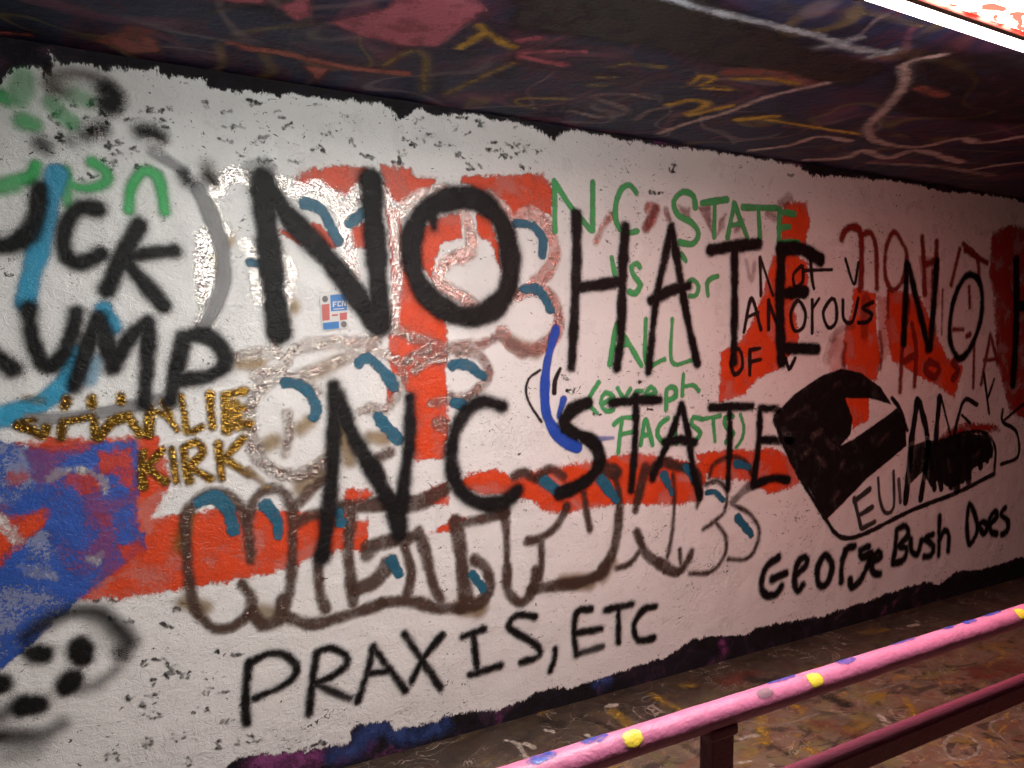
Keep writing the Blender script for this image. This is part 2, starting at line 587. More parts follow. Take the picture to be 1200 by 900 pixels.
M_GREENSOFT = paint('soft_green_spray', (0.035, 0.42, 0.11), soft=0.014, speck=0.006, rough=0.45, strength=0.95)
M_BLACK = paint('black_spray', (0.0065, 0.0063, 0.0070), soft=0.015, speck=0.006, wobble=0.005, mottle=0.10, mottle_scale=12, rough=0.5, vary=0.3, spec=0.22, halo=0.042)
M_BLACKTHIN = paint('crisp_black_spray', (0.005, 0.005, 0.0055), soft=0.010, speck=0.006, wobble=0.007, mottle=0.10, mottle_scale=15, rough=0.5, vary=0.3, spec=0.22, halo=0.024)
M_MARKER = paint('black_marker', (0.010, 0.007, 0.007), soft=0.004, speck=0.002, wobble=0.002, rough=0.4, strength=0.95)
M_BRUSHBLACK = paint('brushed_black_paint', (0.008, 0.006, 0.007), soft=0.004, speck=0.002, wobble=0.005, mottle=0.16, mottle_scale=13, rough=0.36, halo=0.012)
M_SOFTBLACK = paint('soft_black_spray', (0.010, 0.0095, 0.010), soft=0.028, speck=0.012, rough=0.55, strength=1.0, spec=0.25)
M_BROWNSOFT = paint('soft_brown_spray', (0.07, 0.045, 0.02), soft=0.030, speck=0.008, rough=0.5, strength=0.7)
M_OCHRE = paint('ochre_overspray', (0.30, 0.18, 0.04), soft=0.020, speck=0.010, rough=0.4, metallic=0.4, strength=0.6)
M_GAP = paint('thin_worn_black_paint', (0.16, 0.11, 0.10), soft=0.014, speck=0.008, wobble=0.02, mottle=0.6, mottle_scale=30, rough=0.45)
M_SCUFF = paint('dark_scuffed_spots', (0.02, 0.02, 0.021), soft=0.003, speck=0.003, wobble=0.010, mottle=0.4, mottle_scale=40, rough=0.5)

# ---------------------------------------------------------------- rolled colour fields
L = 2


def fields(name, label, layer, mat, polys, cell=0.006):
    for i, items in enumerate(polys):
        o = patch(name, WALL, items, mat, layer * STEP * 4 + (i % 4) * STEP, wall, cell, 0.025)
        o['label'] = label


fields('red_paint_patch', 'patchy orange-red roller paint', 2, M_RED, [
    [P(345, 210, 357, 199, 400, 194, 432, 198, 441, 215, 405, 234, 380, 224, 350, 224)],
    [P(444, 193, 482, 198, 480, 206, 512, 211, 500, 226, 470, 240, 452, 228)],
    [P(540, 212, 546, 206, 592, 206, 636, 203, 648, 222, 646, 252, 622, 246, 602, 264, 588, 246, 562, 222)],
    [P(30, 530, 60, 513, 120, 514, 186, 511, 200, 565, 186, 592, 180, 606, 214, 604, 260, 596, 330, 598, 374, 600, 408, 600, 406, 642, 372, 650, 338, 666, 275, 680, 200, 692, 140, 701, 92, 703, 70, 660, 50, 600)],
    [P(404, 573, 434, 575, 432, 590, 404, 592)],
    [P(535, 568, 548, 556, 582, 550, 604, 560, 640, 549, 700, 540, 742, 530, 790, 538, 830, 545, 822, 586, 790, 592, 730, 590, 660, 601, 640, 600, 622, 586, 596, 580, 562, 580)],
    [P(498, 575, 524, 566, 526, 592, 500, 590)],
    [P(520, 615, 532, 604, 545, 608, 530, 622, 505, 624)],
    [P(814, 532, 850, 528, 882, 528, 906, 525, 926, 535, 938, 566, 925, 572, 902, 578, 870, 562, 830, 560)],
    [P(842, 472, 845, 412, 868, 400, 880, 380, 894, 345, 905, 300, 920, 290, 946, 308, 946, 340, 930, 352, 936, 400, 915, 432, 890, 442, 872, 462)],
    [P(0, 590, 58, 596, 52, 616, 28, 632, 12, 648, -20, 668, -30, 620)],
    [P(918, 238, 945, 236, 949, 260, 943, 288, 914, 284)],
    [P(1000, 338, 1026, 344, 1026, 380, 1032, 420, 1027, 446, 1000, 444, 988, 424, 990, 385, 998, 368)],
    [P(1040, 340, 1060, 342, 1078, 348, 1110, 420, 1129, 430, 1118, 466, 1095, 450, 1075, 440, 1045, 422, 1038, 380)],
    [P(968, 420, 976, 396, 992, 388, 990, 440, 978, 446, a=0.3)],
    [P(1028, 346, 1042, 350, 1044, 410, 1030, 430, a=0.35)],
    [P(1076, 300, 1100, 300, 1102, 360, 1084, 366, a=0.3)],
])
fields('red_paint_patch', 'solid orange-red roller paint', 3, M_REDSOLID, [
    [P(452, 238, 469, 246, 474, 300, 491, 330, 504, 356, 522, 374, 525, 404, 522, 430, 523, 450, 526, 500, 522, 537, 484, 540, 483, 470, 470, 446, 457, 430, 455, 395, 462, 370, 459, 320)],
    [P(491, 270, 505, 258, 540, 249, 541, 280, 519, 283, 511, 300, 506, 328, 491, 308)],
    [P(557, 250, 575, 255, 584, 290, 587, 318, 575, 285, 560, 276)],
    [P(320, 268, 345, 273, 366, 260, 382, 270, 399, 289, 376, 292, 345, 283)],
    [P(410, 266, 428, 261, 431, 290, 412, 291)],
    [P(454, 453, 463, 455, 460, 476, 453, 473)],
    [P(412, 610, 431, 610, 430, 645, 412, 646)],
    [P(988, 466, 1018, 464, 1018, 492, 1000, 502)],
])
fields('dark_red_paint_patch', 'deep red roller paint', 3, M_REDFAR, [
    [P(1163, 272, 1185, 264, 1240, 274, 1240, 470, 1205, 492, 1184, 484, 1168, 424, 1165, 350, 1159, 320)],
    [P(1098, 516, 1112, 503, 1132, 496, 1168, 498, 1172, 505, 1132, 508, 1112, 521)],
])
fields('blue_paint_patch', 'worn cobalt blue roller paint with pale scrapes', 4, M_BLUE, [
    [P(-120, 500, 0, 517, 40, 524, 100, 520, 163, 516, 165, 560, 160, 602, 166, 622, 174, 640, 150, 658, 118, 684, 90, 706, 62, 730, 40, 752, 0, 786, -120, 830)],
])
fields('red_paint_patch', 'dabs of red paint over the blue', 5, M_RED, [
    [P(116, 530, 154, 524, 156, 576, 141, 568, 136, 556, 118, 556, a=0.75)],
    [P(76, 556, 104, 553, 118, 568, 102, 580, 80, 570, a=0.75)],
    [P(-20, 606, 26, 604, 58, 596, 50, 618, 28, 634, 14, 646, 0, 660, -20, 668)],
    [P(20, 520, 60, 512, 112, 518, 96, 530, 60, 528, a=0.6)],
    [P(112, 600, 130, 604, 132, 616, 118, 618, a=0.35)],
    [P(140, 640, 166, 634, 170, 650, 148, 660, a=0.8)],
    [P(8, 558, 30, 548, 34, 562, 12, 572, a=0.5)],
])
fields('white_paint_patch', 'smear of white paint on the blue patch', 6, paint('smeared_white_paint', (0.6, 0.58, 0.57), soft=0.006, wobble=0.02, mottle=0.6, mottle_scale=14, rough=0.45), [
    [P(-6, 606, 10, 604, 28, 632, 14, 644, 8, 626)],
    [P(60, 550, 96, 546, 128, 560, 124, 580, 112, 558, 84, 552, 70, 560, 50, 572, a=0.8)],
    [P(100, 650, 122, 646, 118, 658, 98, 662, a=0.6)],
    [P(16, 660, 60, 664, 70, 678, 40, 680, a=0.35)],
])

M_PURPLE = paint('faded_magenta_paint', (0.20, 0.045, 0.16), soft=0.03, wobble=0.03, mottle=0.5, mottle_scale=16, rough=0.5)
M_NAVY = paint('faded_navy_paint', (0.025, 0.05, 0.17), soft=0.03, wobble=0.03, mottle=0.4, mottle_scale=16, rough=0.5)
for _m, _n, _r in ((M_NAVY, 'old_blue_paint', [[S(12, 425, 866, 450, 850, 470, 860)], [S(9, 486, 862, 520, 850)], [S(8, 390, 884, 420, 878)], [S(6, 700, 800, 712, 797)]]),
                   (M_PURPLE, 'old_magenta_paint', [[S(12, 300, 892, 340, 890, 372, 886)], [S(8, 400, 884, 430, 872)], [S(4, 706, 796, 712, 790)], [S(3, 846, 752, 848, 762)]])):
    for _i, _it in enumerate(_r):
        patch(_n, WALL, _it, _m, STEP * (1 + 0.2 * _i) * (1 if _m is M_NAVY else 0.5), wall, 0.008, 0.05)

# ---------------------------------------------------------------- silver bubble outlines
word('graffiti_outline', 'upper row of sparkling silver bubble-letter outlines', 7, M_SILVER, [
    [S(9.1, 252, 226, 268, 206, 292, 208, 304, 222), S(7.8, 244, 232, 254, 262, 264, 270)],
    [S(11.7, 242, 278, 240, 318, 246, 358, 240, 376)],
    [S(7.8, 288, 288, 298, 300, 300, 322, 304, 350)],
    [S(9.1, 326, 214, 342, 222, 362, 226, 384, 230, 402, 250), S(7.8, 424, 222, 408, 240, 402, 256, 408, 292, 413, 326), S(11.7, 372, 224, 392, 234, a=0.9)],
    [S((9, 6), 330, 300, 338, 322, 334, 346, 326, 384, 322, 402)],
    [S(6.5, 448, 222, 458, 244, 464, 280, 466, 320, 462, 358, 460, 388), S(7.8, 464, 252, 478, 240, 496, 230, 520, 222)],
    [S(7.8, 542, 246, 550, 268, 552, 290, 540, 302), S(7.8, 550, 296, 528, 304, 514, 320, 516, 334, 534, 344, 558, 360)],
    [S(6.5, 572, 228, 588, 242, 600, 260), S(7.8, 604, 258, 624, 250, 642, 268, 650, 294, 642, 318, 626, 330), S(7.8, 606, 346, 626, 338, 646, 350, 655, 376, 646, 398, 622, 410, 600, 404, 588, 390)],
    [S((5, 3), 716, 252, 706, 266, 698, 284, a=0.9)],
    [S(6.5, 760, 244, 768, 246, 758, 266, a=0.8)],
], wall, piece='outline')
word('graffiti_outline', 'middle row of silver bubble-letter outlines', 8, M_SILVERDULL, [
    [S(7, 270, 420, 300, 414, 330, 416), S(6, 300, 440, 330, 430, 338, 418), S(8, 342, 412, 372, 402, 410, 402, 440, 398)],
    [S(8, 330, 440, 308, 452, 294, 476, 294, 512, 306, 540, 330, 556, 358, 554, 380, 540, 392, 518), S(6, 336, 486, 338, 506, 334, 532), S(6, 322, 446, 350, 442, 372, 460)],
    [S(7, 356, 438, 390, 426, 410, 418, 440, 412), S(6, 440, 412, 462, 420, 472, 440, 464, 462, 456, 476), S(6, 422, 482, 436, 478, 452, 480)],
    [S(6, 460, 384, 484, 396, 512, 404), S(7, 476, 424, 500, 412, 530, 408, 566, 404)],
    [S(6, 486, 434, 500, 424, 520, 420), S(6, 536, 414, 560, 416, 572, 436, 562, 454, 544, 466, 528, 464), S(5, 506, 472, 530, 468)],
    [S(6, 566, 402, 588, 394, 600, 404, 612, 414)],
    [S(8, 512, 496, 522, 500, a=0.9), S(5, 524, 520, 520, 534, a=0.6)],
], wall, piece='outline')
word('graffiti_outline', 'lower row of dull brownish silver bubble letters', 9, M_GUNMETAL, [
    [S(6.0, 284, 684, 295, 702, 290, 720, 272, 734, 252, 736, 232, 718, 224, 694, 219, 650, 218, 606, 232, 584, 252, 576, 272, 582, 286, 602, 292, 632, 294, 656)],
    [S(6.0, 292, 602, 300, 582, 318, 572, 334, 578, 342, 598, 343, 632, 341, 680, 336, 708), S(7.7, 332, 702, 326, 726, 308, 732, 296, 718), S(6.9, 344, 614, 362, 604, 376, 602, a=0.9)],
    [S(6.9, 340, 724, 366, 731, 394, 724, 420, 716, 446, 708), S(6.0, 372, 652, 374, 690, 382, 714), S(6.9, 412, 600, 408, 640, 411, 676, 414, 706), S(8.6, 400, 594, 430, 592, 462, 588), S(6.0, 384, 560, 366, 572, 350, 590)],
    [S(9.5, 420, 690, 440, 680, 456, 660, a=0.95), S(7.7, 430, 640, 456, 634, 480, 630), S(6.9, 446, 560, 440, 540, 456, 530, a=0.9)],
    [S(9.5, 462, 592, 492, 588, 520, 574), S(6.9, 490, 622, 498, 646, 502, 664), S(6.9, 446, 706, 480, 704, 512, 712, 540, 712), S(6.0, 500, 650, 506, 680, 516, 704), S(6.0, 474, 640, 482, 672, 476, 700)],
    [S(8.6, 534, 612, 540, 650, 544, 690, 548, 706), S(6.0, 536, 614, 566, 608, 592, 600), S(6.9, 540, 712, 562, 706, 574, 688, 568, 664, 556, 656)],
    [S((6, 4), 590, 596, 593, 624, 594, 660), S(6.0, 594, 664, 595, 692, 610, 706, 624, 692, 627, 668), S(5.2, 602, 558, 614, 553, 626, 562)],
    [S(5.2, 618, 634, 634, 630, 652, 616, 664, 594), S(4.3, 634, 634, 634, 660, 632, 680), S(6.9, 622, 690, 650, 686, 680, 682, 704, 672), S((8, 4), 706, 668, 718, 646, 724, 616, 725, 582, 720, 558), S(5.2, 630, 560, 644, 549, 660, 558), S((3, 5), 684, 578, 687, 600, 691, 620)],
    [S(8.6, 706, 548, 722, 554), S((7, 5), 756, 548, 750, 572, 744, 598), S((5, 7), 746, 624, 758, 650, 780, 664), S((7, 4), 780, 666, 794, 670, 804, 660, 810, 646), S(2.6, 788, 556, 790, 582, 787, 626, 780, 660), S(6.0, 762, 552, 774, 541, 792, 546, 814, 552, 819, 572), S((5, 2), 818, 566, 820, 580, 816, 594), S(3.4, 722, 666, 738, 660, 749, 646), S(2.6, 796, 644, 797, 660)],
    [S(2.6, 830, 560, 836, 544, 856, 535, 874, 541, 880, 556), S(2.6, 826, 568, 840, 563, 851, 576, 849, 598, 838, 610, 824, 620), S(2.6, 856, 590, 878, 602, 889, 620, 885, 642, 873, 655, 853, 655), S(2.6, 838, 611, 850, 630, 848, 652, 832, 670, 808, 672), S(5.2, 858, 588, 872, 574, 884, 566, a=0.7)],
    [S(7.7, 440, 640, 430, 650, a=0.8)],
], wall, piece='outline')
fields('ochre_overspray', 'faint gold haze around the silver letters', 6, M_OCHRE, [
    [S(9, 282, 424, 304, 424)], [S(7, 362, 440, 400, 422)], [S(8, 252, 262, 266, 280)], [S(7, 246, 300, 252, 320)], [S(6, 330, 340, 344, 360)], [S(8, 434, 512, 452, 514)], [S(8, 352, 502, 362, 494)], [S(8, 312, 522, 322, 516)],
    [S(9, 330, 722, 300, 716, a=0.9)], [S(12, 356, 570, 378, 552)], [S(8, 706, 676, 716, 660, a=0.8)], [S(10, 660, 682, 690, 682)], [S(12, 540, 710, 560, 712)], [S(8, 400, 500, 410, 540)], [S(8, 600, 402, 628, 412)], [S(8, 240, 712, 214, 706)], [S(7, 212, 640, 222, 600)],
])
word('graffiti_accent', 'short teal curves shading the silver bubble letters', 10, M_TEAL, [[i] for i in [
    S((7, 6), 356, 238, 376, 246, 396, 282), S(6, 410, 262, 428, 247), S(5, 292, 308, 324, 314), S((5, 6), 604, 262, 624, 265, 636, 282, 635, 298), S((5, 6), 612, 338, 632, 341, 644, 362),
    S((7, 6), 334, 448, 354, 453, 370, 474, 368, 488), S((6, 7), 420, 426, 431, 419, 448, 434, 461, 452), S(6, 530, 428, 546, 427, 566, 441), S(7, 533, 472, 541, 474), S(7, 443, 489, 466, 515), S((8, 7), 234, 588, 252, 582, 267, 597, 274, 622),
    S((8, 5), 311, 592, 324, 608, 326, 628), S(7, 396, 602, 399, 612), S(6, 458, 657, 468, 672), S(5, 553, 673, 566, 690), S(7, 638, 564, 656, 578), S((8, 5), 704, 562, 722, 586), S((6, 4), 778, 556, 787, 578), S(5, 803, 547, 812, 560),
    S(5, 862, 543, 876, 547), S((3, 4), 828, 577, 838, 577, 847, 586), S((6, 4), 864, 607, 880, 626)]], wall, piece='curve')

# ---------------------------------------------------------------- smaller writing under the black
word('graffiti_line', 'cyan sprayed stroke behind the black capitals', 10, M_CYAN, [
    [S(11, 66, 204, 58, 240, 48, 282, 37, 322, 30, 354)], [S(9, 122, 362, 132, 382)], [S((10, 13), 88, 414, 78, 446, 46, 474, 4, 488, -40, 492)], [S(9, 110, 424, 104, 444, a=0.5)]], wall, piece='stroke')
word('graffiti_line', 'soft grey sprayed streak', 11, M_GREY, [
    [S((9, 8), 232, 222, 248, 254, 260, 290, 262, 328, 252, 358, 238, 384)], [S(7, 34, 492, 80, 489, 128, 482, 184, 468)], [S(7, 180, 178, 214, 200, a=0.7)], [S(12, 296, 200, 312, 196, a=0.5)]], wall, piece='stroke')
word('gold_lettering', 'two lines of sparkling gold metallic capitals', 12, M_GOLD, [
    [S(5, 50, 470, 30, 466, a=0.35), S(6, 22, 498, 38, 504, 50, 510, 54, 502), S(3, 20, 494, 40, 492)],
    [S(6, 78, 468, 76, 476, a=0.9), S(5, 74, 494, 72, 512), S(5, 108, 466, 108, 474), S(4, 78, 494, 108, 488), S(5, 110, 492, 113, 511)],
    [S(5, 142, 464, 142, 470), S(6, 116, 512, 132, 494, 150, 488), S(5, 152, 490, 164, 508)],
    [S(6, 176, 480, 174, 508), S(4, 178, 482, 194, 486, 208, 504), S(4, 192, 472, 200, 490)],
    [S(4, 212, 464, 216, 484, 220, 506, 236, 500)],
    [S(5, 246, 462, 247, 480, 249, 500)],
    [S(6, 264, 464, 265, 484, 266, 504), S(5, 264, 463, 286, 458), S(5, 266, 482, 284, 478), S(6, 267, 502, 292, 497), S(8, 274, 474, 276, 494, a=0.85)],
    [S(5, 168, 530, 166, 550, 168, 570), S(5, 190, 528, 172, 546), S(5, 172, 548, 194, 564)],
    [S(4, 201, 526, 207, 564)],
    [S(5, 215, 526, 218, 546, 222, 563), S(5, 216, 524, 230, 518, 238, 530, 222, 546), S(5, 224, 548, 246, 560)],
    [S(5, 256, 520, 258, 540, 260, 560), S(5, 284, 514, 262, 538), S(5, 264, 538, 292, 556), S((5, 3), 290, 550, 312, 570, a=0.5)],
], wall)
word('green_lettering', 'green sprayed capitals with rounded strokes in four short lines', 13, M_GREEN, [
    [S(3.5, 650, 271, 649, 212), S(3.5, 650, 214, 668, 242, 692, 270), S(3.5, 694, 270, 694, 214)],
    [S(3.5, 745, 226, 738, 217, 728, 221, 721, 240, 722, 262, 732, 273, 746, 271)],
    [S(3.7, 814, 243, 812, 230, 800, 225, 789, 236, 794, 252, 810, 261, 818, 274, 811, 286, 796, 284)],
    [S(4, 822, 238, 851, 234), S(3, 837, 238, 836, 278)],
    [S(3.5, 852, 278, 860, 239), S(3.5, 860, 239, 875, 278), S(3, 857, 264, 869, 262)],
    [S(4, 870, 243, 908, 244), S(3.5, 888, 244, 890, 278)],
    [S(4, 913, 246, 912, 284), S(4, 913, 248, 930, 251), S(4, 912, 267, 924, 266), S(4, 912, 284, 934, 285)],
    [S(3.2, 716, 302, 718, 312, 720, 322)],
    [S(3.5, 749, 313, 746, 309, 739, 313, 743, 324, 750, 334, 744, 344, 737, 342)],
    [S(3.2, 798, 298, 803, 306)],
    [S(3, 807, 330, 812, 328, 818, 336, 815, 346, 808, 347)],
    [S(3, 829, 346, 828, 332, 833, 326, 840, 324)],
    [S(3.7, 714, 427, 718, 402, 722, 380), S(3.2, 722, 380, 736, 402, 751, 428), S(2.6, 718, 408, 734, 404)],
    [S(2.9, 756, 374, 757, 426, 778, 421)], [S(2.6, 787, 374, 787, 424, 811, 422)],
    [S(2.8, 701, 448, 691, 464, 690, 474, 699, 484)],
    [S(2.8, 706, 473, 718, 465, 709, 460, 703, 472, 710, 482, 718, 480)],
    [S(2.8, 723, 455, 732, 470), S(2.8, 738, 456, 728, 472)],
    [S(2.8, 752, 458, 744, 459, 742, 468)],
    [S(2.8, 757, 463, 768, 460, 762, 453, 756, 461)],
    [S(3.2, 780, 480, 781, 456, 790, 454, 791, 464, 783, 469)],
    [S(2.8, 800, 439, 799, 463), S(2.6, 801, 453, 812, 451, 818, 458)],
    [S(3, 724, 530, 726, 510, 728, 494), S(2.8, 719, 497, 728, 490, 740, 489), S(2.8, 726, 509, 740, 506)],
    [S(3, 750, 521, 756, 492, 764, 521), S(2.6, 753, 510, 762, 509)],
    [S(3, 782, 490, 772, 498, 770, 510, 778, 520)], [S(3, 790, 490, 792, 520)],
    [S(3, 822, 491, 812, 489, 810, 497, 820, 507, 812, 519)],
    [S(2.6, 823, 491, 843, 487), S(2.6, 835, 491, 837, 517)],
    [S(3, 858, 488, 849, 490, 850, 500, 859, 508, 850, 518)],
    [S(2.5, 867, 486, 871, 500, 869, 514, 862, 524)],
], wall)
word('soft_green_lettering', 'faded green letters and smudges above the cyan stroke', 9, M_GREENSOFT, [
    [S(7, -20, 222, 10, 214, 36, 208, 42, 194, a=0.95), S(9, -20, 222, 16, 218, a=0.5)],
    [S(6, 76, 200, 82, 216, 102, 221, 124, 214, 124, 201, 108, 190, a=0.9), S(7, 72, 206, 80, 238, a=0.7)],
    [S(6, 151, 246, 154, 220, 168, 201, 184, 206, 190, 226, 193, 248)],
    [S(12, 28, 92, 22, 116, a=0.45), S(9, 2, 112, 10, 118, a=0.8), S(10, 28, 142, 40, 146, a=0.65)],
    [S(10, 88, 112, 102, 118, a=0.4), S(9, 60, 120, 72, 134, 84, 144, a=0.5)]], wall, margin=0.02)
word('marker_lettering', 'thin black hand lettering in three lines crossing the orange-red patch', 14, M_MARKER, [
    [S(2.5, 891, 346, 890, 302), S(2, 891, 304, 905, 346)], [S(2.2, 938, 312, 929, 322, 931, 336, 940, 330, 940, 312)], [S(2, 940, 317, 974, 316), S(2.6, 949, 306, 951, 328, 953, 338)], [S(2, 990, 304, 1000, 333, 1005, 308)],
    [S(2.6, 871, 389, 880, 350, 891, 386), S(2.2, 874, 372, 888, 366)], [S(2.6, 900, 386, 900, 352), S(2.2, 900, 353, 912, 386)],
    [S(2.4, 934, 352, 926, 368, 930, 387, 940, 384, 943, 366, 934, 352)], [S(2.6, 951, 390, 951, 352), S(2.2, 951, 362, 959, 350)],
    [S(2.5, 974, 350, 964, 366, 970, 384, 979, 377, 979, 357, 974, 350)], [S(2.4, 987, 352, 988, 374, 998, 377, 1005, 350)], [S(2.4, 1022, 354, 1010, 361, 1021, 368, 1016, 377, 1005, 378)],
    [S(2.5, 862, 408, 856, 424, 860, 439, 869, 431, 868, 414, 862, 408)], [S(2.6, 878, 410, 878, 439), S(2.2, 878, 410, 890, 408), S(2.2, 878, 424, 891, 421)], [S(2.5, 920, 420, 924, 432, 931, 420)],
], wall)
word('dark_red_lettering', 'dark red brushed capitals dripping over the orange-red patches', 11, M_REDDARK, [
    [S(4.5, 986, 280, 990, 270, 1000, 266, 1008, 274, 1009, 306, 1008, 338), S(3.5, 1008, 276, 1020, 273, 1026, 292, 1027, 338)],
    [S(3, 1047, 272, 1038, 290, 1037, 324, 1046, 340, 1058, 326, 1062, 298, 1056, 284, 1047, 272)],
    [S(3.5, 1080, 278, 1082, 310, 1083, 344), S(4, 1097, 284, 1096, 316), S(4, 1083, 310, 1096, 306)],
    [S(3, 1124, 292, 1114, 334), S(3, 1128, 286, 1144, 302, 1147, 332)], [S(3, 1130, 293, 1156, 308), S(2.5, 1135, 336, 1136, 360)],
    [S(3, 1057, 404, 1054, 458), S(3, 1068, 380, 1073, 410, 1071, 452), S(4, 1058, 424, 1072, 416)], [S(4, 1098, 428, 1088, 424, 1084, 434, 1094, 442, 1100, 434)], [S(4, 1126, 420, 1116, 424, 1122, 434, 1116, 444)],
    [S(2, 1141, 398, 1140, 454)], [S(2.4, 1160, 392, 1149, 450), S(2.4, 1160, 392, 1168, 424), S(1.8, 1152, 422, 1167, 421)], [S(2, 1116, 386, 1128, 386), S(3, 1132, 394, 1136, 392)],
    [S((2, 1), 1040, 342, 1040, 372, a=0.8)], [S((2, 1), 1092, 318, 1091, 352, a=0.8)], [S((1.6, 1), 1104, 340, 1103, 392, a=0.8)], [S((8, 5), 1062, 356, 1058, 392, a=0.5)], [S((8, 5), 1092, 384, 1086, 410, a=0.45)], [S((10, 6), 1014, 352, 1012, 392, a=0.4)], [S((9, 9), 976, 400, 968, 420, a=0.15)],
    [S((5, 3), 974, 398, 984, 386, 1000, 382, a=0.35)], [S(3, 990, 404, 987, 420, 990, 436, a=0.6)], [S(2.5, 1030, 390, 1033, 410, 1031, 432, a=0.7)],
], wall)
word('maroon_mark', 'small maroon triangles and dabs under the green capitals', 8, M_REDDARK, [
    [P(817, 243, 832, 240, 835, 276, a=0.55)], [P(842, 258, 850, 250, 848, 266, 840, 276, a=0.55)], [P(794, 240, 808, 244, 808, 256, 798, 252, a=0.5)], [S(4, 780, 246, 783, 256, a=0.6)], [S(4, 862, 270, 866, 264, a=0.5)], [S(5, 768, 244, 756, 268, a=0.6)], [S(6, 914, 240, 924, 232, a=0.4)], [S(5, 900, 250, 908, 256, a=0.4)], [S(3, 874, 306, 880, 328, 884, 308, a=0.35)]], wall, piece='dab')
word('blue_mark', 'royal blue hooked brush stroke', 11, M_BLUEMARK, [[S((5, 8), 651, 386, 641, 424, 638, 458, 641, 488, 656, 512, 676, 524)], [S((5, 2), 660, 468, 655, 488, 664, 500, a=0.9)], [S((4, 2), 690, 520, 704, 514, 718, 513, a=0.5)]], wall, piece='stroke')
word('black_mark', 'thin black hooked lines beside the royal blue stroke', 12, M_MARKER, [[S(1.6, 632, 434, 619, 444, 616, 460, 622, 476, 634, 494)], [S((2, 3.4), 656, 432, 650, 446, 649, 460)]], wall, piece='stroke')

# ---------------------------------------------------------------- the big black writing
word('black_lettering', 'cropped thick black capitals beside the cyan strokes', 16, M_BLACK, [
    [S(9.5, 46, 221, 44, 250, 33, 274, 14, 287, -4, 287, -24, 262)],
    [S(8.5, 114, 245, 97, 243, 81, 257, 74, 281, 80, 302, 97, 308, 118, 298)],
    [S(9.5, 163, 264, 144, 301, 126, 340), S(8, 144, 303, 170, 297, 204, 294), S(8.5, 146, 304, 168, 330, 192, 358)],
    [S(9, -30, 396, -6, 415, 15, 432)],
    [S(8.5, 34, 362, 38, 394, 50, 424, 62, 427, 75, 414, 86, 388, 90, 366)],
    [S(8.5, 88, 453, 100, 414, 114, 374), S(9.5, 116, 374, 126, 404, 132, 430), S(8.5, 132, 430, 152, 396, 174, 376), S((8.5, 7.5), 174, 378, 173, 424, 169, 473)],
    [S(9, 216, 396, 208, 428, 199, 470), S(9, 214, 395, 240, 393, 260, 408, 263, 428, 242, 441, 212, 445)],
], wall, margin=0.044)
word('black_lettering', 'largest thick black word painted across the silver outlines', 17, M_BLACK, [
    [S(14, 308, 214, 316, 300, 327, 388), S(13, 308, 216, 340, 256, 376, 294, 410, 336, 440, 380), S((14, 12), 434, 212, 440, 290, 446, 382)],
    [S(13, 536, 232, 500, 246, 482, 280, 486, 322, 506, 352, 540, 370, 570, 366, 592, 344, 598, 308, 588, 262, 564, 237, 536, 232), S((8, 5), 506, 246, 508, 266)],
], wall, margin=0.044)
word('black_lettering', 'tall narrow black word crossing the green lines', 17, M_BLACKTHIN, [
    [S((7, 6), 675, 252, 675, 310, 672, 380, 669, 430), S((7, 6), 732, 266, 729, 320, 727, 390, 722, 430), S(6.5, 676, 337, 700, 334, 726, 330)],
    [S((5.5, 5), 786, 266, 778, 304, 768, 352, 759, 436), S(5.5, 786, 266, 794, 312, 804, 370, 816, 425), S(6.5, 762, 352, 784, 341, 806, 335)],
    [S(7, 832, 293, 858, 289, 888, 286), S((6, 5.5), 860, 292, 860, 360, 859, 424)],
    [S(7.5, 915, 294, 913, 360, 915, 424), S(8, 914, 292, 938, 292, 960, 304), S(7, 916, 344, 942, 342), S(6.5, 916, 408, 956, 409)],
], wall)
word('black_lettering', 'narrow black word dripping over dark red lettering', 17, M_BLACKTHIN, [
    [S(4.8, 1062, 310, 1060, 360, 1058, 402), S(4.8, 1064, 312, 1076, 362, 1087, 408), S(4.8, 1097, 306, 1093, 360, 1089, 408)],
    [S(3.8, 1134, 322, 1120, 342, 1113, 372, 1113, 402, 1124, 420, 1138, 404, 1149, 370, 1148, 334, 1134, 322)],
    [S(6, 1190, 306, 1190, 380, 1186, 450), S(6, 1190, 358, 1228, 362), S(6, 1228, 320, 1228, 440)],
], wall)
word('black_lettering', 'thick black two-letter word over the solid red column', 18, M_BLACK, [
    [S((8, 9.5), 391, 452, 391, 510, 387, 580, 378, 652), S((9, 10.5), 394, 462, 412, 508, 436, 550, 464, 604, 468, 624), S((7, 8.5), 480, 466, 479, 520, 473, 566, 468, 616)],
    [S((7.5, 9.5), 588, 476, 566, 470, 546, 482, 532, 508, 529, 546, 540, 575, 566, 590, 592, 586, 606, 574)],
], wall, margin=0.044)
word('black_lettering', 'black word written above the patchy red band', 18, M_BLACKTHIN, [
    [S(8, 688, 472, 670, 480, 660, 496, 674, 508, 694, 518, 702, 536, 694, 556, 678, 568, 656, 578)],
    [S(5.5, 716, 472, 744, 469, 772, 468), S(4.8, 744, 464, 744, 510, 739, 574)],
    [S(4.8, 798, 474, 786, 508, 774, 536, 764, 560), S(4.8, 798, 474, 806, 510, 811, 548, 819, 582), S(5.5, 778, 518, 796, 515, 813, 518)],
    [S(4.8, 832, 477, 880, 476), S(4.4, 854, 478, 854, 520, 852, 572)],
    [S(4.6, 890, 480, 888, 520, 882, 568), S(4.6, 890, 478, 910, 479), S(4.6, 890, 515, 926, 516), S(5, 882, 568, 904, 560, 922, 562)],
], wall)
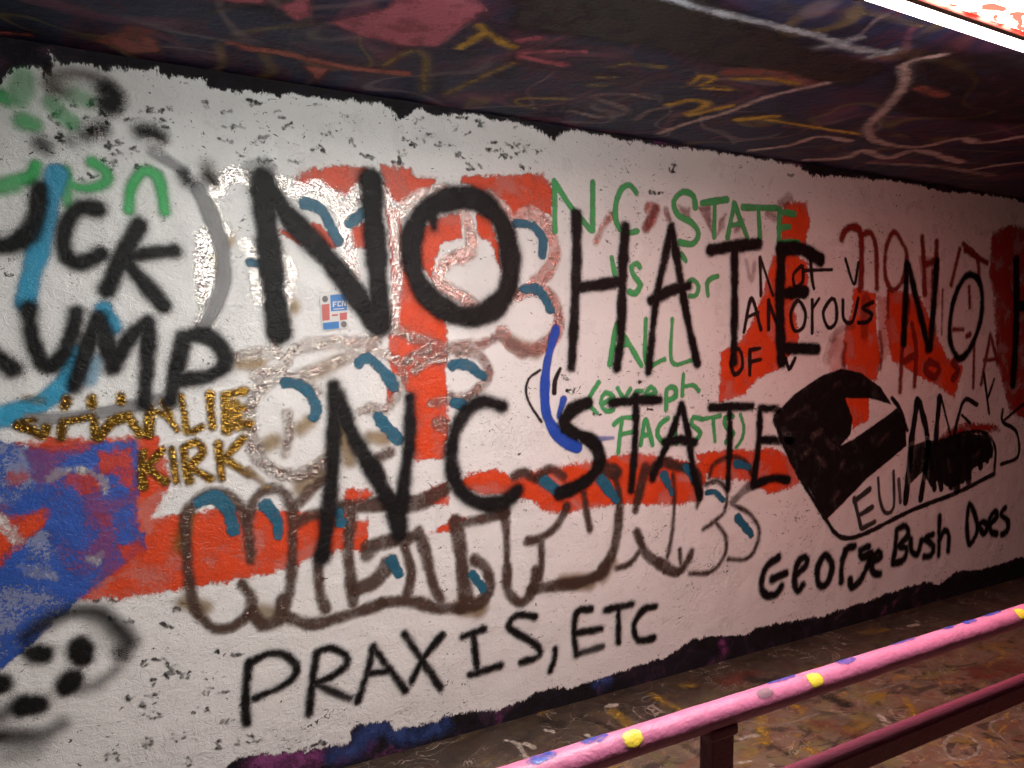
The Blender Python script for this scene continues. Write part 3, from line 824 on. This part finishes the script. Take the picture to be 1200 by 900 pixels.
word('black_scribble', 'brushed black shape with a curved top and lined lower edge', 18, M_BRUSHBLACK, [
    [P(905, 487, 930, 462, 962, 440, 985, 432, 1008, 437, 1030, 453, 1044, 474, 1032, 470, 1018, 466, 989, 466, 998, 490, 996, 508, 984, 522, 1000, 514, 1036, 489, 1050, 478, 1060, 492, 1061, 522, 1040, 540, 1015, 560, 990, 586, 968, 608, 950, 577, 930, 547, 915, 515)],
    [S(2.5, 1044, 466, 1054, 480, 1062, 504)],
    [S(2.6, 906, 492, 930, 547, 968, 610, 978, 624, 990, 630, 1012, 625, 1060, 601, 1086, 590, 1120, 577, 1164, 555), S(2.2, 1164, 555, 1165, 524, 1154, 508, 1134, 506, 1102, 516)],
    [S(5, 1074, 470, 1068, 510, 1064, 548, 1060, 588), S(4.5, 1077, 472, 1086, 520, 1078, 584)],
    [S(4.4, 1100, 466, 1096, 520, 1102, 572), S(4.5, 1088, 520, 1094, 572)],
    [S(1.6, 1102, 466, 1114, 514), S(2.6, 1144, 474, 1130, 468, 1122, 488, 1116, 516), S(1.8, 1126, 486, 1136, 496)],
    [S(5.5, 1108, 522, 1114, 568), S(6, 1122, 516, 1120, 572), S(6, 1134, 514, 1134, 562), S(5, 1146, 514, 1148, 546), S(4, 1158, 518, 1156, 540), S(5, 1104, 536, 1150, 524)],
    [P(1064, 524, 1084, 516, 1100, 516, 1134, 508, 1156, 510, 1163, 524, 1162, 536, 1140, 548, 1128, 566, 1110, 570, 1098, 562, 1090, 570, 1080, 552, 1066, 566, a=0.93)],
    [S(2.2, 1174, 480, 1174, 494, 1190, 506, 1192, 534, 1172, 544), S(1.6, 1176, 492, 1200, 472)],
    [S(2, 1152, 438, 1158, 484), S(1.8, 1164, 444, 1156, 468)],
], wall, piece='stroke')
word('worn_gap', 'faint brown gaps where the black shape is worn thin', 19, M_GAP, [
    [S(4, 952, 512, 960, 506, a=0.5)], [S(3, 958, 536, 966, 545, a=0.55)], [S(3, 940, 534, 946, 528, a=0.4)], [S(2.4, 984, 546, 988, 540, a=0.4)], [S(2, 920, 492, 932, 484, 946, 476, a=0.3)], [S(3, 968, 516, 975, 524, a=0.4)], [S(2, 976, 452, 984, 447, a=0.3)], [S(2, 974, 586, 982, 576, a=0.5)], [S(2, 1028, 520, 1040, 508, a=0.35)], [S(2, 1110, 540, 1112, 552, a=0.5)], [S(2, 1140, 534, 1146, 530, a=0.5)]], wall, piece='gap')
word('marker_lettering', 'two thin dark capitals inside the outlined corner of the black shape', 19, M_MARKER, [
    [S(3.2, 1000, 584, 1008, 618, a=0.85), S(3.4, 1000, 587, 1018, 573, a=0.85), S(3.4, 1005, 604, 1021, 594, a=0.85), S(3, 1009, 619, 1024, 611, a=0.85)],
    [S(2.4, 1028, 560, 1030, 584, 1036, 600, 1046, 594, 1046, 552, a=0.85)], [S(3, 1052, 562, 1054, 588, a=0.7)]], wall)
word('black_lettering', 'line of small black handwriting below the outlined black shape', 19, M_BLACKTHIN, [
    [S(4.5, 911, 653, 897, 664, 891, 684, 896, 696, 908, 696, 915, 686), S(5.0, 904, 678, 920, 671)],
    [S(4.5, 932, 673, 944, 661, 943, 652, 934, 659, 930, 680, 934, 692, 940, 685)],
    [S(4.5, 966, 650, 957, 665, 959, 685, 969, 682, 974, 662, 966, 650)],
    [S(4.2, 989, 644, 985, 665, 985, 681), S(4.2, 986, 656, 992, 642, 1000, 640)],
    [S(4.5, 1017, 640, 1007, 645, 1010, 653, 1020, 648, 1014, 666, 1006, 681, 997, 687, 995, 679)],
    [S(4.5, 1021, 658, 1031, 652, 1028, 646, 1021, 656, 1022, 670, 1030, 672)],
    [S(4.0, 1050, 620, 1048, 642, 1045, 660), S(4.0, 1050, 620, 1060, 616, 1063, 627, 1052, 639, 1061, 642, 1058, 655, 1046, 660)],
    [S(4.0, 1066, 632, 1067, 645, 1074, 649, 1079, 633)],
    [S(4.0, 1092, 626, 1084, 631, 1093, 640, 1090, 650, 1082, 652)],
    [S(3.8, 1100, 605, 1099, 650), S(3.8, 1100, 632, 1106, 621, 1111, 628, 1110, 645)],
    [S(3.8, 1135, 591, 1132, 615, 1135, 637, 1144, 622, 1142, 605, 1135, 591)],
    [S(3.8, 1147, 617, 1152, 625, 1156, 616, 1150, 611, 1147, 617)],
    [S(3.8, 1160, 613, 1167, 605, 1165, 599, 1159, 607, 1160, 622, 1167, 625)],
    [S(3.8, 1177, 595, 1172, 602, 1180, 611, 1179, 622, 1173, 626)],
], wall)
word('black_lettering', 'spaced black capitals and comma near the bottom edge of the white paint', 19, M_BLACKTHIN, [
    [S(5, 292, 775, 288, 810, 289, 846), S((4.5, 4), 292, 776, 318, 764, 340, 770, 348, 786, 332, 802, 298, 817)],
    [S(4.5, 371, 764, 366, 796, 362, 835), S(4, 371, 764, 386, 758, 404, 766, 406, 778, 390, 791, 369, 800), S(4, 372, 802, 410, 817, a=0.9)],
    [S(4.2, 437, 757, 430, 788, 419, 820), S(4, 437, 757, 456, 783, 475, 808), S(4, 430, 789, 457, 784)],
    [S(4.2, 474, 742, 495, 774, 516, 805, a=0.95), S(4.4, 517, 744, 496, 770, 482, 797)],
    [S(4, 541, 745, 567, 736), S(3.8, 554, 742, 559, 786), S(4, 550, 790, 586, 779)],
    [S(4, 626, 722, 606, 720, 595, 733, 612, 745, 630, 757, 631, 768, 611, 775)],
    [S(3.5, 650, 760, 649, 772, 644, 785)],
    [S(4, 692, 713, 676, 716, 672, 740, 675, 767), S(3.8, 675, 741, 704, 736), S(4, 676, 765, 705, 757, a=0.8)],
    [S(4, 709, 714, 740, 707), S(3.6, 724, 712, 724, 752)],
    [S(4, 767, 710, 753, 714, 742, 732, 747, 749, 765, 747)],
], wall)
word('sprayed_face', 'soft black sprayed face with round dark spots below the blue patch', 15, M_SOFTBLACK, [
    [S(7, 30, 746, 56, 728, 88, 716, 118, 718, 140, 736, 152, 752, a=0.8)], [S(6, 140, 764, 146, 768)], [S(6, 136, 784, 116, 800, 98, 806, a=0.5)], [S(8, 18, 862, 50, 860, 72, 848, a=0.55), S(9, -20, 862, 30, 862, a=0.9)], [S(9, 0, 838, 18, 826, a=0.6)], [S(14, 118, 724, 148, 752, a=0.35)], [S(10, 10, 884, 40, 878, a=0.3)]], wall, piece='smudge', margin=0.04)
word('sprayed_face', 'solid black spots of the sprayed face', 16, M_BLACK, [
    [S(10, 38, 764, 51, 766)], [S(12, 94, 756, 97, 769)], [S(12, 84, 796, 78, 804)], [S(12, 30, 826, 45, 825)], [S(12, -10, 800, 2, 801)]], wall, piece='spot', margin=0.02)
word('soft_smudge', 'brown and black sprayed smudges near the top edge of the white coat', 10, M_BROWNSOFT, [
    [S(6, 58, 98, 64, 90, 86, 86, 112, 92, 128, 104)], [S(6, 66, 104, 72, 108)], [S(8, 243, 196, 246, 210, a=0.8)]], wall, piece='smudge', margin=0.04)
word('soft_smudge', 'black sprayed smudges above the cropped black capitals', 11, M_SOFTBLACK, [
    [S(11, 126, 106, 134, 114, 128, 122)], [S(7, 106, 156, 118, 152)], [S(7, 166, 154, 178, 156, 188, 162)], [S(5, 216, 206, 220, 212)], [S(4, 244, 208, 248, 212)], [S(6, 82, 164, 98, 160, a=0.5)], [S(7, 48, 168, 54, 174, a=0.8)]], wall, piece='smudge', margin=0.035)
random.seed(4)
spots = [(92, 126, 9, 3), (120, 132, 8, 3), (175, 130, 4, 4), (190, 130, 4, 3), (148, 140, 6, 2), (325, 136, 6, 4), (335, 148, 6, 3), (372, 122, 6, 3), (472, 163, 7, 2), (492, 164, 6, 4), (578, 174, 6, 6), (432, 185, 6, 3), (470, 182, 5, 5), (552, 194, 6, 4), (566, 196, 5, 3), (612, 170, 2, 6), (562, 146, 6, 4), (596, 184, 5, 3),
         (70, 160, 6, 4), (128, 172, 8, 3), (140, 180, 6, 2), (78, 206, 4, 3), (96, 210, 4, 3), (110, 206, 6, 3), (215, 200, 5, 5), (790, 196, 3, 4), (788, 200, 3, 3), (764, 226, 2, 2), (775, 226, 2, 2), (924, 206, 5, 2), (172, 838, 8, 3), (165, 825, 6, 3), (228, 832, 4, 4), (176, 874, 6, 3), (200, 789, 3, 4), (212, 790, 5, 2), (202, 778, 4, 3), (172, 780, 3, 8), (135, 885, 8, 4), (222, 895, 6, 6), (285, 872, 9, 6), (300, 868, 8, 5), (380, 870, 8, 4), (225, 712, 6, 3), (195, 732, 6, 2), (668, 458, 8, 3), (702, 486, 6, 3), (664, 444, 6, 3), (752, 448, 4, 3)]

spots += [(random.uniform(60, 330), random.uniform(112, 200), random.uniform(3, 8), random.uniform(1, 5)) for _ in range(34)]
spots += [(random.uniform(340, 640), random.uniform(135, 200), random.uniform(3, 8), random.uniform(1, 5)) for _ in range(24)]
spots += [(random.uniform(120, 300), random.uniform(700, 880), random.uniform(3, 8), random.uniform(1, 5)) for _ in range(22)]


def chip(x, y, w, h):
    out = []
    for _ in range(random.randint(2, 4)):
        cx, cy = x + random.gauss(0, w * 0.6), y + random.gauss(0, h * 0.6)
        an, ln = random.gauss(0.3, 0.7), random.uniform(0.5, 3.2) * (1 + w * 0.05)
        out.append(S((random.uniform(0.9, 2.0), random.uniform(0.3, 1.2)), cx - ln * math.cos(an), cy - ln * math.sin(an), cx + random.uniform(-1, 1), cy + random.uniform(-1, 1), cx + ln * math.cos(an), cy + ln * math.sin(an), a=random.uniform(0.6, 1.0)))
    return out


word('paint_chip', 'dark chips where older paint shows through the white coat', 8, M_SCUFF, [chip(*q) for q in spots], wall, piece='chip', cell=0.003)

# ================================================================== writing on the ceiling and splashes on the floor
def cpaint(name, color, **kw):
    d = dict(soft=0.018, speck=0.004, wobble=0.012, mottle=0.35, mottle_scale=16, rough=0.5, chips=False, surface='ceiling', strength=0.9)
    d.update(kw)
    return paint(name, color, **d)


C_PINK = cpaint('ceiling_pink_paint', (0.62, 0.16, 0.24))
C_SALMON = cpaint('ceiling_salmon_paint', (0.55, 0.16, 0.13))
C_YELLOW = cpaint('ceiling_yellow_paint', (0.75, 0.48, 0.06))
C_OLIVE = cpaint('ceiling_olive_paint', (0.46, 0.36, 0.13), strength=0.7)
C_PALE = cpaint('ceiling_pale_paint', (0.72, 0.56, 0.56), strength=0.9)
C_GREYBLUE = cpaint('ceiling_pale_blue_paint', (0.58, 0.64, 0.74), strength=0.95)
C_BLACK = cpaint('ceiling_black_paint', (0.008, 0.007, 0.007), soft=0.04)


def ceil_strokes(name, layer, mat, rows, cell=0.008):
    for i, items in enumerate(rows):
        patch(name, CEILING, items, mat, layer * STEP * 4 + (i % 4) * STEP, ceiling, cell, 0.045)


ceil_strokes('black_paint_patch', 1, C_BLACK, [
    [P(600, -30, 790, -30, 900, 32, 950, 55, 1046, 78, 1000, 102, 930, 92, 850, 76, 760, 56, 600, 32)], [P(1050, 60, 1260, 60, 1260, 150, 1100, 140, 1040, 130, a=0.6)]])
ceil_strokes('pink_paint_patch', 2, C_PINK, [
    [P(388, 26, 455, 8, 475, -20, 540, -20, 570, 10, 512, 55, 470, 53, 425, 43)], [P(324, 8, 362, -6, 366, 18, 348, 24)], [S(9.8, 240, -4, 300, 0)], [S(7.0, 612, 66, 640, 72, 662, 76), S(5.6, 614, 62, 650, 60, 684, 60)], [S(7.0, 610, 47, 632, 45)]])
ceil_strokes('salmon_paint_stroke', 2, C_SALMON, [
    [S(8.4, 290, 56, 340, 64, 400, 78, 474, 86)], [P(356, 76, 388, 80, 372, 98)], [P(108, 48, 150, 30, 180, 34, 190, 62, 150, 62, 130, 52, a=0.8)], [S(4.2, -10, 37, 34, 41)], [S(9.8, -20, 54, 22, 56, a=0.7)], [S(5.6, 270, 50, 300, 58)], [S(12.6, 855, 84, 900, 86, 950, 100, a=0.6)], [S(8.4, 1078, 103, 1104, 112, a=0.6)]])
ceil_strokes('olive_paint_stroke', 3, C_OLIVE, [
    [S(4.9, 450, 76, 478, 61, 498, 64, 497, 106)], [S(4.9, 522, 110, 575, 85, 600, 74)], [S(4.2, 720, 78, 735, 74, 777, 78)], [S(4.2, 700, 90, 722, 90)], [S(3.5, 690, 99, 708, 100)], [S(4.2, 665, 116, 615, 115, 604, 120, 626, 127)], [S(4.2, 1000, 10, 1080, 30, a=0.4)]])
ceil_strokes('yellow_paint_stroke', 3, C_YELLOW, [
    [S(5.6, 562, 30, 576, 42, 600, 55)], [S(5.6, 538, 56, 568, 38)], [S(4.2, 810, 97, 824, 88, 838, 92, 822, 99)], [S(3.5, 824, 103, 855, 105)], [S(7.0, 787, 122, 812, 117, 828, 122, 808, 134, 855, 124)], [S(8.4, 868, 140, 908, 136)], [S(5.6, 858, 92, 900, 92, 935, 98, a=0.8)], [S(4.2, 900, 140, 962, 150, 1008, 157)]])
ceil_strokes('pale_paint_stroke', 4, C_PALE, [
    [S(4.9, 772, 156, 812, 142, 850, 132, 900, 113, 968, 97)], [S((5, 7), 1104, 64, 1062, 74, 1060, 98, 1040, 124, 1017, 150, 1030, 166, 1075, 172, 1125, 162, 1150, 167, 1210, 158)], [S(7.0, 945, 187, 988, 185, 1012, 176, 1040, 185, 1075, 176, 1125, 190)], [S(5.6, 880, 176, 925, 170, 960, 160, 996, 165)], [S(3.5, 762, 115, 735, 110, 695, 112, 725, 124, 734, 132, 702, 137, 668, 129, a=0.6)], [S(3.5, 745, 140, 760, 130, 785, 125, a=0.5)], [S(5.6, 1130, 200, 1180, 192, 1240, 186, a=0.8)], [S(7.0, 1020, 190, 1100, 195, 1160, 205, a=0.6)]])
ceil_strokes('pale_blue_paint_stroke', 5, C_GREYBLUE, [
    [S((4, 7), 770, -8, 825, 10, 900, 28, 952, 40, 1000, 56, 1042, 62)], [S(7.0, 960, 55, 1004, 44, a=0.6)], [S(5.6, 1020, 66, 1048, 58, a=0.7)]])

F_YELLOW = cpaint('floor_yellow_paint', (0.46, 0.28, 0.03), rough=0.45, soft=0.022, wobble=0.03, mottle=0.6, mottle_scale=30, strength=0.85)
F_WHITE = cpaint('floor_white_paint', (0.45, 0.40, 0.34), soft=0.005, mottle=0.4, mottle_scale=40)
F_BLACK = cpaint('floor_black_paint', (0.022, 0.018, 0.016), soft=0.025, wobble=0.03, mottle=0.5, strength=0.75)
F_RED = cpaint('floor_red_paint', (0.20, 0.05, 0.03), soft=0.04, wobble=0.04, mottle=0.5, strength=0.6)


def floor_strokes(name, layer, mat, rows):
    for i, items in enumerate(rows):
        patch(name, FLOOR, items, mat, layer * STEP * 4 + (i % 4) * STEP, floor, 0.006, 0.04)


floor_strokes('red_paint_splash', 1, F_RED, [[S(12, 1082, 838, 1120, 830)], [S(10, 1000, 860, 960, 850)], [S(16, 1150, 790, 1190, 780)], [S(10, 850, 800, 880, 790)], [S(10, 1060, 770, 1100, 764)]])
floor_strokes('black_paint_splash', 2, F_BLACK, [[S(2.5, 937, 852, 996, 884)], [S(2.5, 900, 872, 950, 898)], [S(4, 684, 842, 722, 856)], [S(9, 880, 795, 900, 800)], [S(6, 660, 850, 640, 845)], [S(9, 965, 815, 990, 825)], [S(6, 1110, 812, 1140, 806)], [S(4, 800, 872, 822, 884)]])
floor_strokes('yellow_paint_splash', 3, F_YELLOW, [
    [S(4, 766, 815, 780, 824, 796, 831)], [S(5, 718, 834, 740, 852)], [S(7, 892, 842, 895, 870)], [S(7, 950, 880, 956, 882)], [S(4, 1060, 819, 1077, 846)], [S(8, 1020, 820, 1032, 814, a=0.7)], [S(9, 1000, 855, 1014, 846, a=0.5)], [S(3, 800, 804, 812, 803)], [S(5, 930, 828, 938, 830)], [S(4, 1010, 742, 1040, 738, a=0.5)], [S(4, 1120, 870, 1142, 868, a=0.7)], [S(4, 624, 832, 634, 834)], [S(8, 1150, 760, 1180, 756, a=0.4)], [S(6, 880, 880, 870, 896, a=0.6)]])
floor_strokes('white_paint_splash', 4, F_WHITE, [
    [S(4, 1030, 838, 1036, 844)], [S(3, 1022, 860, 1030, 862)], [S(4, 713, 828, 722, 826)], [S(3, 594, 868, 606, 872, 616, 888)], [S(4, 616, 872, 624, 876)], [S(3, 688, 862, 696, 866)], [S(1.6, 1107, 872, 1122, 860, 1147, 872, 1142, 886, 1115, 890, 1107, 872, a=0.7)], [S(3, 868, 866, 888, 862)], [S(1.4, 860, 842, 910, 850, 960, 836, a=0.5)], [S(3, 1066, 734, 1076, 732)], [S(1.2, 980, 800, 1010, 812, 1060, 800, a=0.5)], [S(1.4, 660, 812, 676, 818)], [S(2, 860, 895, 880, 892)], [S(3, 640, 856, 648, 858)],
    [S(1.2, 1180, 870, 1160, 850, 1190, 836, a=0.6)]])

# ================================================================== sticker
st = empty('sticker')
tag(st, 'small rectangular sticker with red and blue blocks between black strokes', 'sticker')
M_PAPER = mat_plain('white_sticker_paper', (0.62, 0.61, 0.60), 0.4, 90, 0.0012, 0.06)
M_SBLUE = mat_plain('blue_sticker_ink', (0.05, 0.20, 0.50), 0.4, 90, 0.0012, 0.1)
M_SRED = mat_plain('red_sticker_ink', (0.52, 0.13, 0.12), 0.4, 90, 0.0012, 0.1)
M_SGREY = mat_plain('grey_sticker_ink', (0.16, 0.15, 0.16), 0.4, 90, 0.0012, 0.1)


def flat_shape(name, px, mat, off, parent, thick=0.0003):
    bm = bmesh.new()
    vs = []
    for x, y in px:
        (u, v), _ = WALL.at(x, y)
        vs.append(bm.verts.new((u, -off, v)))
    f = bm.faces.new(vs)
    r = bmesh.ops.extrude_face_region(bm, geom=[f])
    for v in r['geom']:
        if isinstance(v, bmesh.types.BMVert):
            v.co.y -= thick
    bmesh.ops.recalc_face_normals(bm, faces=bm.faces[:])
    me = bpy.data.meshes.new(name)
    bm.to_mesh(me)
    bm.free()
    return link_mesh(name, me, mat, parent)


B = 0.0044
flat_shape('paper', [(374, 346), (407, 342), (408, 385), (377, 388)], M_PAPER, B, st)
B += 0.0004
flat_shape('blue_block', [(386.5, 346), (406, 344), (406, 363.5), (387.5, 365)], M_SBLUE, B, st)
flat_shape('red_block', [(376.5, 357), (385.5, 356), (386, 375), (377.5, 376)], M_SRED, B, st)
flat_shape('blue_block', [(378, 378.5), (396.5, 376.5), (397, 385), (378.5, 386.5)], M_SBLUE, B, st)
flat_shape('red_block', [(397.5, 367), (406, 366), (406, 374.5), (398, 375.3)], M_SRED, B, st)
flat_shape('red_block', [(388.5, 368.5), (395.5, 368), (395.5, 370), (388.5, 370.6)], M_SRED, B, st)
for cx, cy in ((380.5, 350.5), (402.5, 380)):
    flat_shape('round_emblem', [(cx + 3.4 * math.cos(t * math.pi / 8), cy + 3.8 * math.sin(t * math.pi / 8)) for t in range(16)], M_SGREY, B, st)
B += 0.0004
for pts in ([(389.5, 353.4), (391, 353.3), (391, 359.6), (389.5, 359.8)], [(391, 353.3), (394, 353.1), (394, 354.5), (391, 354.7)], [(391, 356), (393.4, 355.8), (393.4, 357), (391, 357.2)],
            [(395, 353), (399, 352.8), (399, 354.3), (396.4, 354.5), (396.4, 357.8), (399, 357.6), (399, 359), (395, 359.2)],
            [(400, 352.6), (401.4, 352.5), (401.4, 358.7), (400, 358.9)], [(401.4, 352.6), (402.4, 352.6), (404.4, 358.4), (403.2, 358.5)], [(404, 352.4), (405.2, 352.3), (405.2, 358.4), (404.2, 358.5)],
            [(390, 362), (403, 361), (403, 362), (390, 363)]):
    flat_shape('white_letter', pts, M_PAPER, B, st, 0.0002)

# ================================================================== handrail
RAIL_Y, RAIL_Z, RAIL_R = -1.82, 0.988, 0.0215
rail = empty('handrail', None, (0.9, RAIL_Y, 0))
tag(rail, 'pink painted pipe handrail with yellow and blue paint dabs and maroon posts', 'handrail')
M_PINK = mat_plain('thick_pink_rail_paint', (0.38, 0.105, 0.195), 0.45, 120, 0.0020, 0.35, spots=(0.22, 0.07, 0.12))
M_MAROON = mat_plain('maroon_rail_paint', (0.15, 0.022, 0.048), 0.42, 120, 0.002, 0.2)


def pipe(name, a, b, r, mat, parent, seg=24, rings=1, wob=0.0, seed=0):
    a, b = np.array(a, float), np.array(b, float)
    d = (b - a) / np.linalg.norm(b - a)
    e = np.array([0, 0, 1.0]) if abs(d[2]) < 0.9 else np.array([0, 1.0, 0])
    s = np.cross(d, e)
    s /= np.linalg.norm(s)
    t = np.cross(s, d)
    rng = np.random.RandomState(seed)
    ph = rng.rand(6) * 6.28
    V, F = [], []
    for i in range(rings + 1):
        c = a + (b - a) * i / rings
        x = np.linalg.norm(b - a) * i / rings
        for j in range(seg):
            an = 2 * math.pi * j / seg
            rr = r * (1 + wob * (math.sin(31 * x + ph[0] + 2 * an) + 0.7 * math.sin(67 * x + ph[1] - an) + 0.6 * math.sin(14 * x + ph[2] + 3 * an)))
            V.append(c + rr * (math.cos(an) * s + math.sin(an) * t))
    for i in range(rings):
        for j in range(seg):
            k = (j + 1) % seg
            F.append((i * seg + j, (i + 1) * seg + j, (i + 1) * seg + k, i * seg + k))
    F.append(tuple(range(seg)))
    F.append(tuple(range(rings * seg + seg - 1, rings * seg - 1, -1)))
    me = bpy.data.meshes.new(name)
    me.from_pydata([tuple(v) for v in V], [], F)
    me.update()
    bm = bmesh.new()
    bm.from_mesh(me)
    bmesh.ops.recalc_face_normals(bm, faces=bm.faces[:])
    bm.to_mesh(me)
    bm.free()
    for p in me.polygons:
        p.use_smooth = len(p.vertices) == 4
    o = link_mesh(name, me, mat, parent)
    o.location = -np.array(parent.location) if parent else (0, 0, 0)
    return o


top_rail = pipe('top_rail', (-1.6, RAIL_Y, RAIL_Z), (7.4, RAIL_Y, RAIL_Z), RAIL_R, M_PINK, rail, 28, 900, 0.010, 3)
lower = link_mesh('lower_rail', box_mesh('lower_rail', (-1.6, RAIL_Y - 0.019, RAIL_Z - 0.185), (7.4, RAIL_Y + 0.019, RAIL_Z - 0.147), 0.003), M_MAROON, rail)
lower.location = -rail.location
for px_ in (-0.90, 0.880, 2.66, 4.44, 6.22):
    o = link_mesh('post', box_mesh('post', (px_ - 0.023, RAIL_Y - 0.016, 0.0), (px_ + 0.023, RAIL_Y + 0.016, RAIL_Z - RAIL_R * 0.8), 0.003), M_MAROON, rail)
    o.location = -rail.location
    link_mesh('weld_collar', box_mesh('weld_collar', (px_ - 0.030, RAIL_Y - 0.0205, RAIL_Z - RAIL_R * 1.55), (px_ + 0.030, RAIL_Y + 0.0205, RAIL_Z - RAIL_R * 0.55), 0.007, 3), M_MAROON, o)
    q = link_mesh('base_plate', box_mesh('base_plate', (px_ - 0.06, RAIL_Y - 0.05, 0.0), (px_ + 0.06, RAIL_Y + 0.05, 0.008), 0.002), M_MAROON, o)


def rail_dab(x, ang, lx, la, mat, name):
    """A dab of paint wrapped on the pipe: centre x, angle up from the camera side, half sizes."""
    n, m = 26, 22
    V, F, sd = [], [], []
    for i in range(n + 1):
        for j in range(m + 1):
            u, v = (i / n * 2 - 1) * 1.35, (j / m * 2 - 1) * 1.35
            an = ang + v * la
            r = RAIL_R * 1.045
            V.append((x + u * lx, RAIL_Y - r * math.cos(an), RAIL_Z + r * math.sin(an)))
            sd.append((1 - (abs(u) ** 2.4 + abs(v) ** 2.4)) * min(lx, la * RAIL_R) * 0.6)
    for i in range(n):
        for j in range(m):
            a = i * (m + 1) + j
            F.append((a, a + m + 1, a + m + 2, a + 1))
    me = bpy.data.meshes.new(name)
    me.from_pydata(V, [], F)
    for nm, arr in (('sd', sd), ('amount', [1.0] * len(sd))):
        at = me.attributes.new(nm, 'FLOAT', 'POINT')
        at.data.foreach_set('value', np.array(arr, np.float32))
    for p in me.polygons:
        p.use_smooth = True
    o = link_mesh(name, me, mat, top_rail)
    return o


R_YELLOW = paint('yellow_dab_paint', (0.58, 0.42, 0.04), soft=0.0025, speck=0.0015, wobble=0.005, rough=0.35, chips=False, surface='rail')
R_BLUE = paint('blue_dab_paint', (0.02, 0.04, 0.26), soft=0.0025, speck=0.0012, wobble=0.008, mottle=0.5, mottle_scale=60, rough=0.38, chips=False, surface='rail')
R_GREY = paint('grey_dab_paint', (0.14, 0.09, 0.11), soft=0.002, speck=0.0015, wobble=0.004, rough=0.4, chips=False, surface='rail', strength=0.7)


def rail_x(x, y):
    d = _ray(x, y)
    return CAM[0] + d[0] * (RAIL_Y - CAM[1]) / d[1]


for x, y in ((735, 864), (947, 799), (1188, 719)):
    rail_dab(rail_x(x, y), 0.85, 0.018, 0.55, R_YELLOW, 'yellow_dab')
for x, y, lx, an in ((634, 887, 0.022, 1.35), (698, 866, 0.024, 1.5), (920, 796, 0.034, 1.75), (991, 772, 0.026, 1.45), (1062, 748, 0.028, 1.75), (1115, 734, 0.022, 1.8), (1137, 727, 0.02, 1.55), (1165, 716, 0.03, 1.8)):
    rail_dab(rail_x(x, y), an + 0.15, lx, 0.36, R_BLUE, 'blue_dab')
rail_dab(rail_x(890, 808), 1.0, 0.018, 0.4, R_GREY, 'grey_dab')

# ================================================================== ceiling lamps
M_HOUSE = mat_plain('grey_lamp_housing', (0.16, 0.14, 0.13), 0.45, 60, 0.001, 0.3)


def lamp(x, y, label, strip_col, strip_strength, lens_col, lens_strength, marks, cover):
    """A surface-mounted strip lamp: housing, a narrow lens, a divider bar and a wide lens."""
    root = empty('ceiling_lamp', None, (x, y, CEIL))
    tag(root, label, 'ceiling lamp', 'lamps along the tunnel ceiling')
    Lh, z = 0.60, -0.045
    link_mesh('housing', box_mesh('housing', (-Lh, -0.155, z), (Lh, 0.155, -0.001), 0.006), M_HOUSE, root)
    link_mesh('narrow_lens', box_mesh('narrow_lens', (-Lh + 0.012, 0.093, z - 0.040), (Lh - 0.012, 0.148, z + 0.001), 0.012),
              mat_lens('lit_clear_lens', strip_col, strip_strength), root)
    link_mesh('wide_lens', box_mesh('wide_lens', (-Lh + 0.012, -0.148, z - 0.040), (Lh - 0.012, 0.068, z + 0.001), 0.012),
              mat_lens('lit_painted_lens', lens_col, lens_strength, marks, cover), root)
    link_mesh('divider_bar', box_mesh('divider_bar', (-Lh + 0.004, 0.070, z - 0.045), (Lh - 0.004, 0.090, z + 0.001), 0.003), M_HOUSE, root)
    for e in (-1, 1):
        link_mesh('end_cap', box_mesh('end_cap', (e * Lh - 0.010, -0.152, z - 0.044), (e * Lh + 0.010, 0.152, z + 0.002), 0.003), M_HOUSE, root)
    return root


LY = -1.645
lamp(0.92, LY, 'clean white strip lamp on the ceiling above the silver lettering', (0.96, 1.0, 0.95), LAMP_POWER, (0.96, 1.0, 0.95), LAMP_POWER, None, 0)
lamp(2.20, LY, 'strip lamp with red paint scrawled over its lit lens', (1.0, 0.78, 0.72), LAMP_POWER * 0.3, (1.0, 0.30, 0.23), LAMP_POWER * 0.42, (0.8, 0.012, 0.008), 0.32)
lamp(3.48, LY, 'strip lamp with its lens painted almost wholly red', (0.9, 0.12, 0.08), LAMP_POWER * 0.2, (0.9, 0.10, 0.06), LAMP_POWER * 0.2, (0.5, 0.01, 0.01), 0.4)
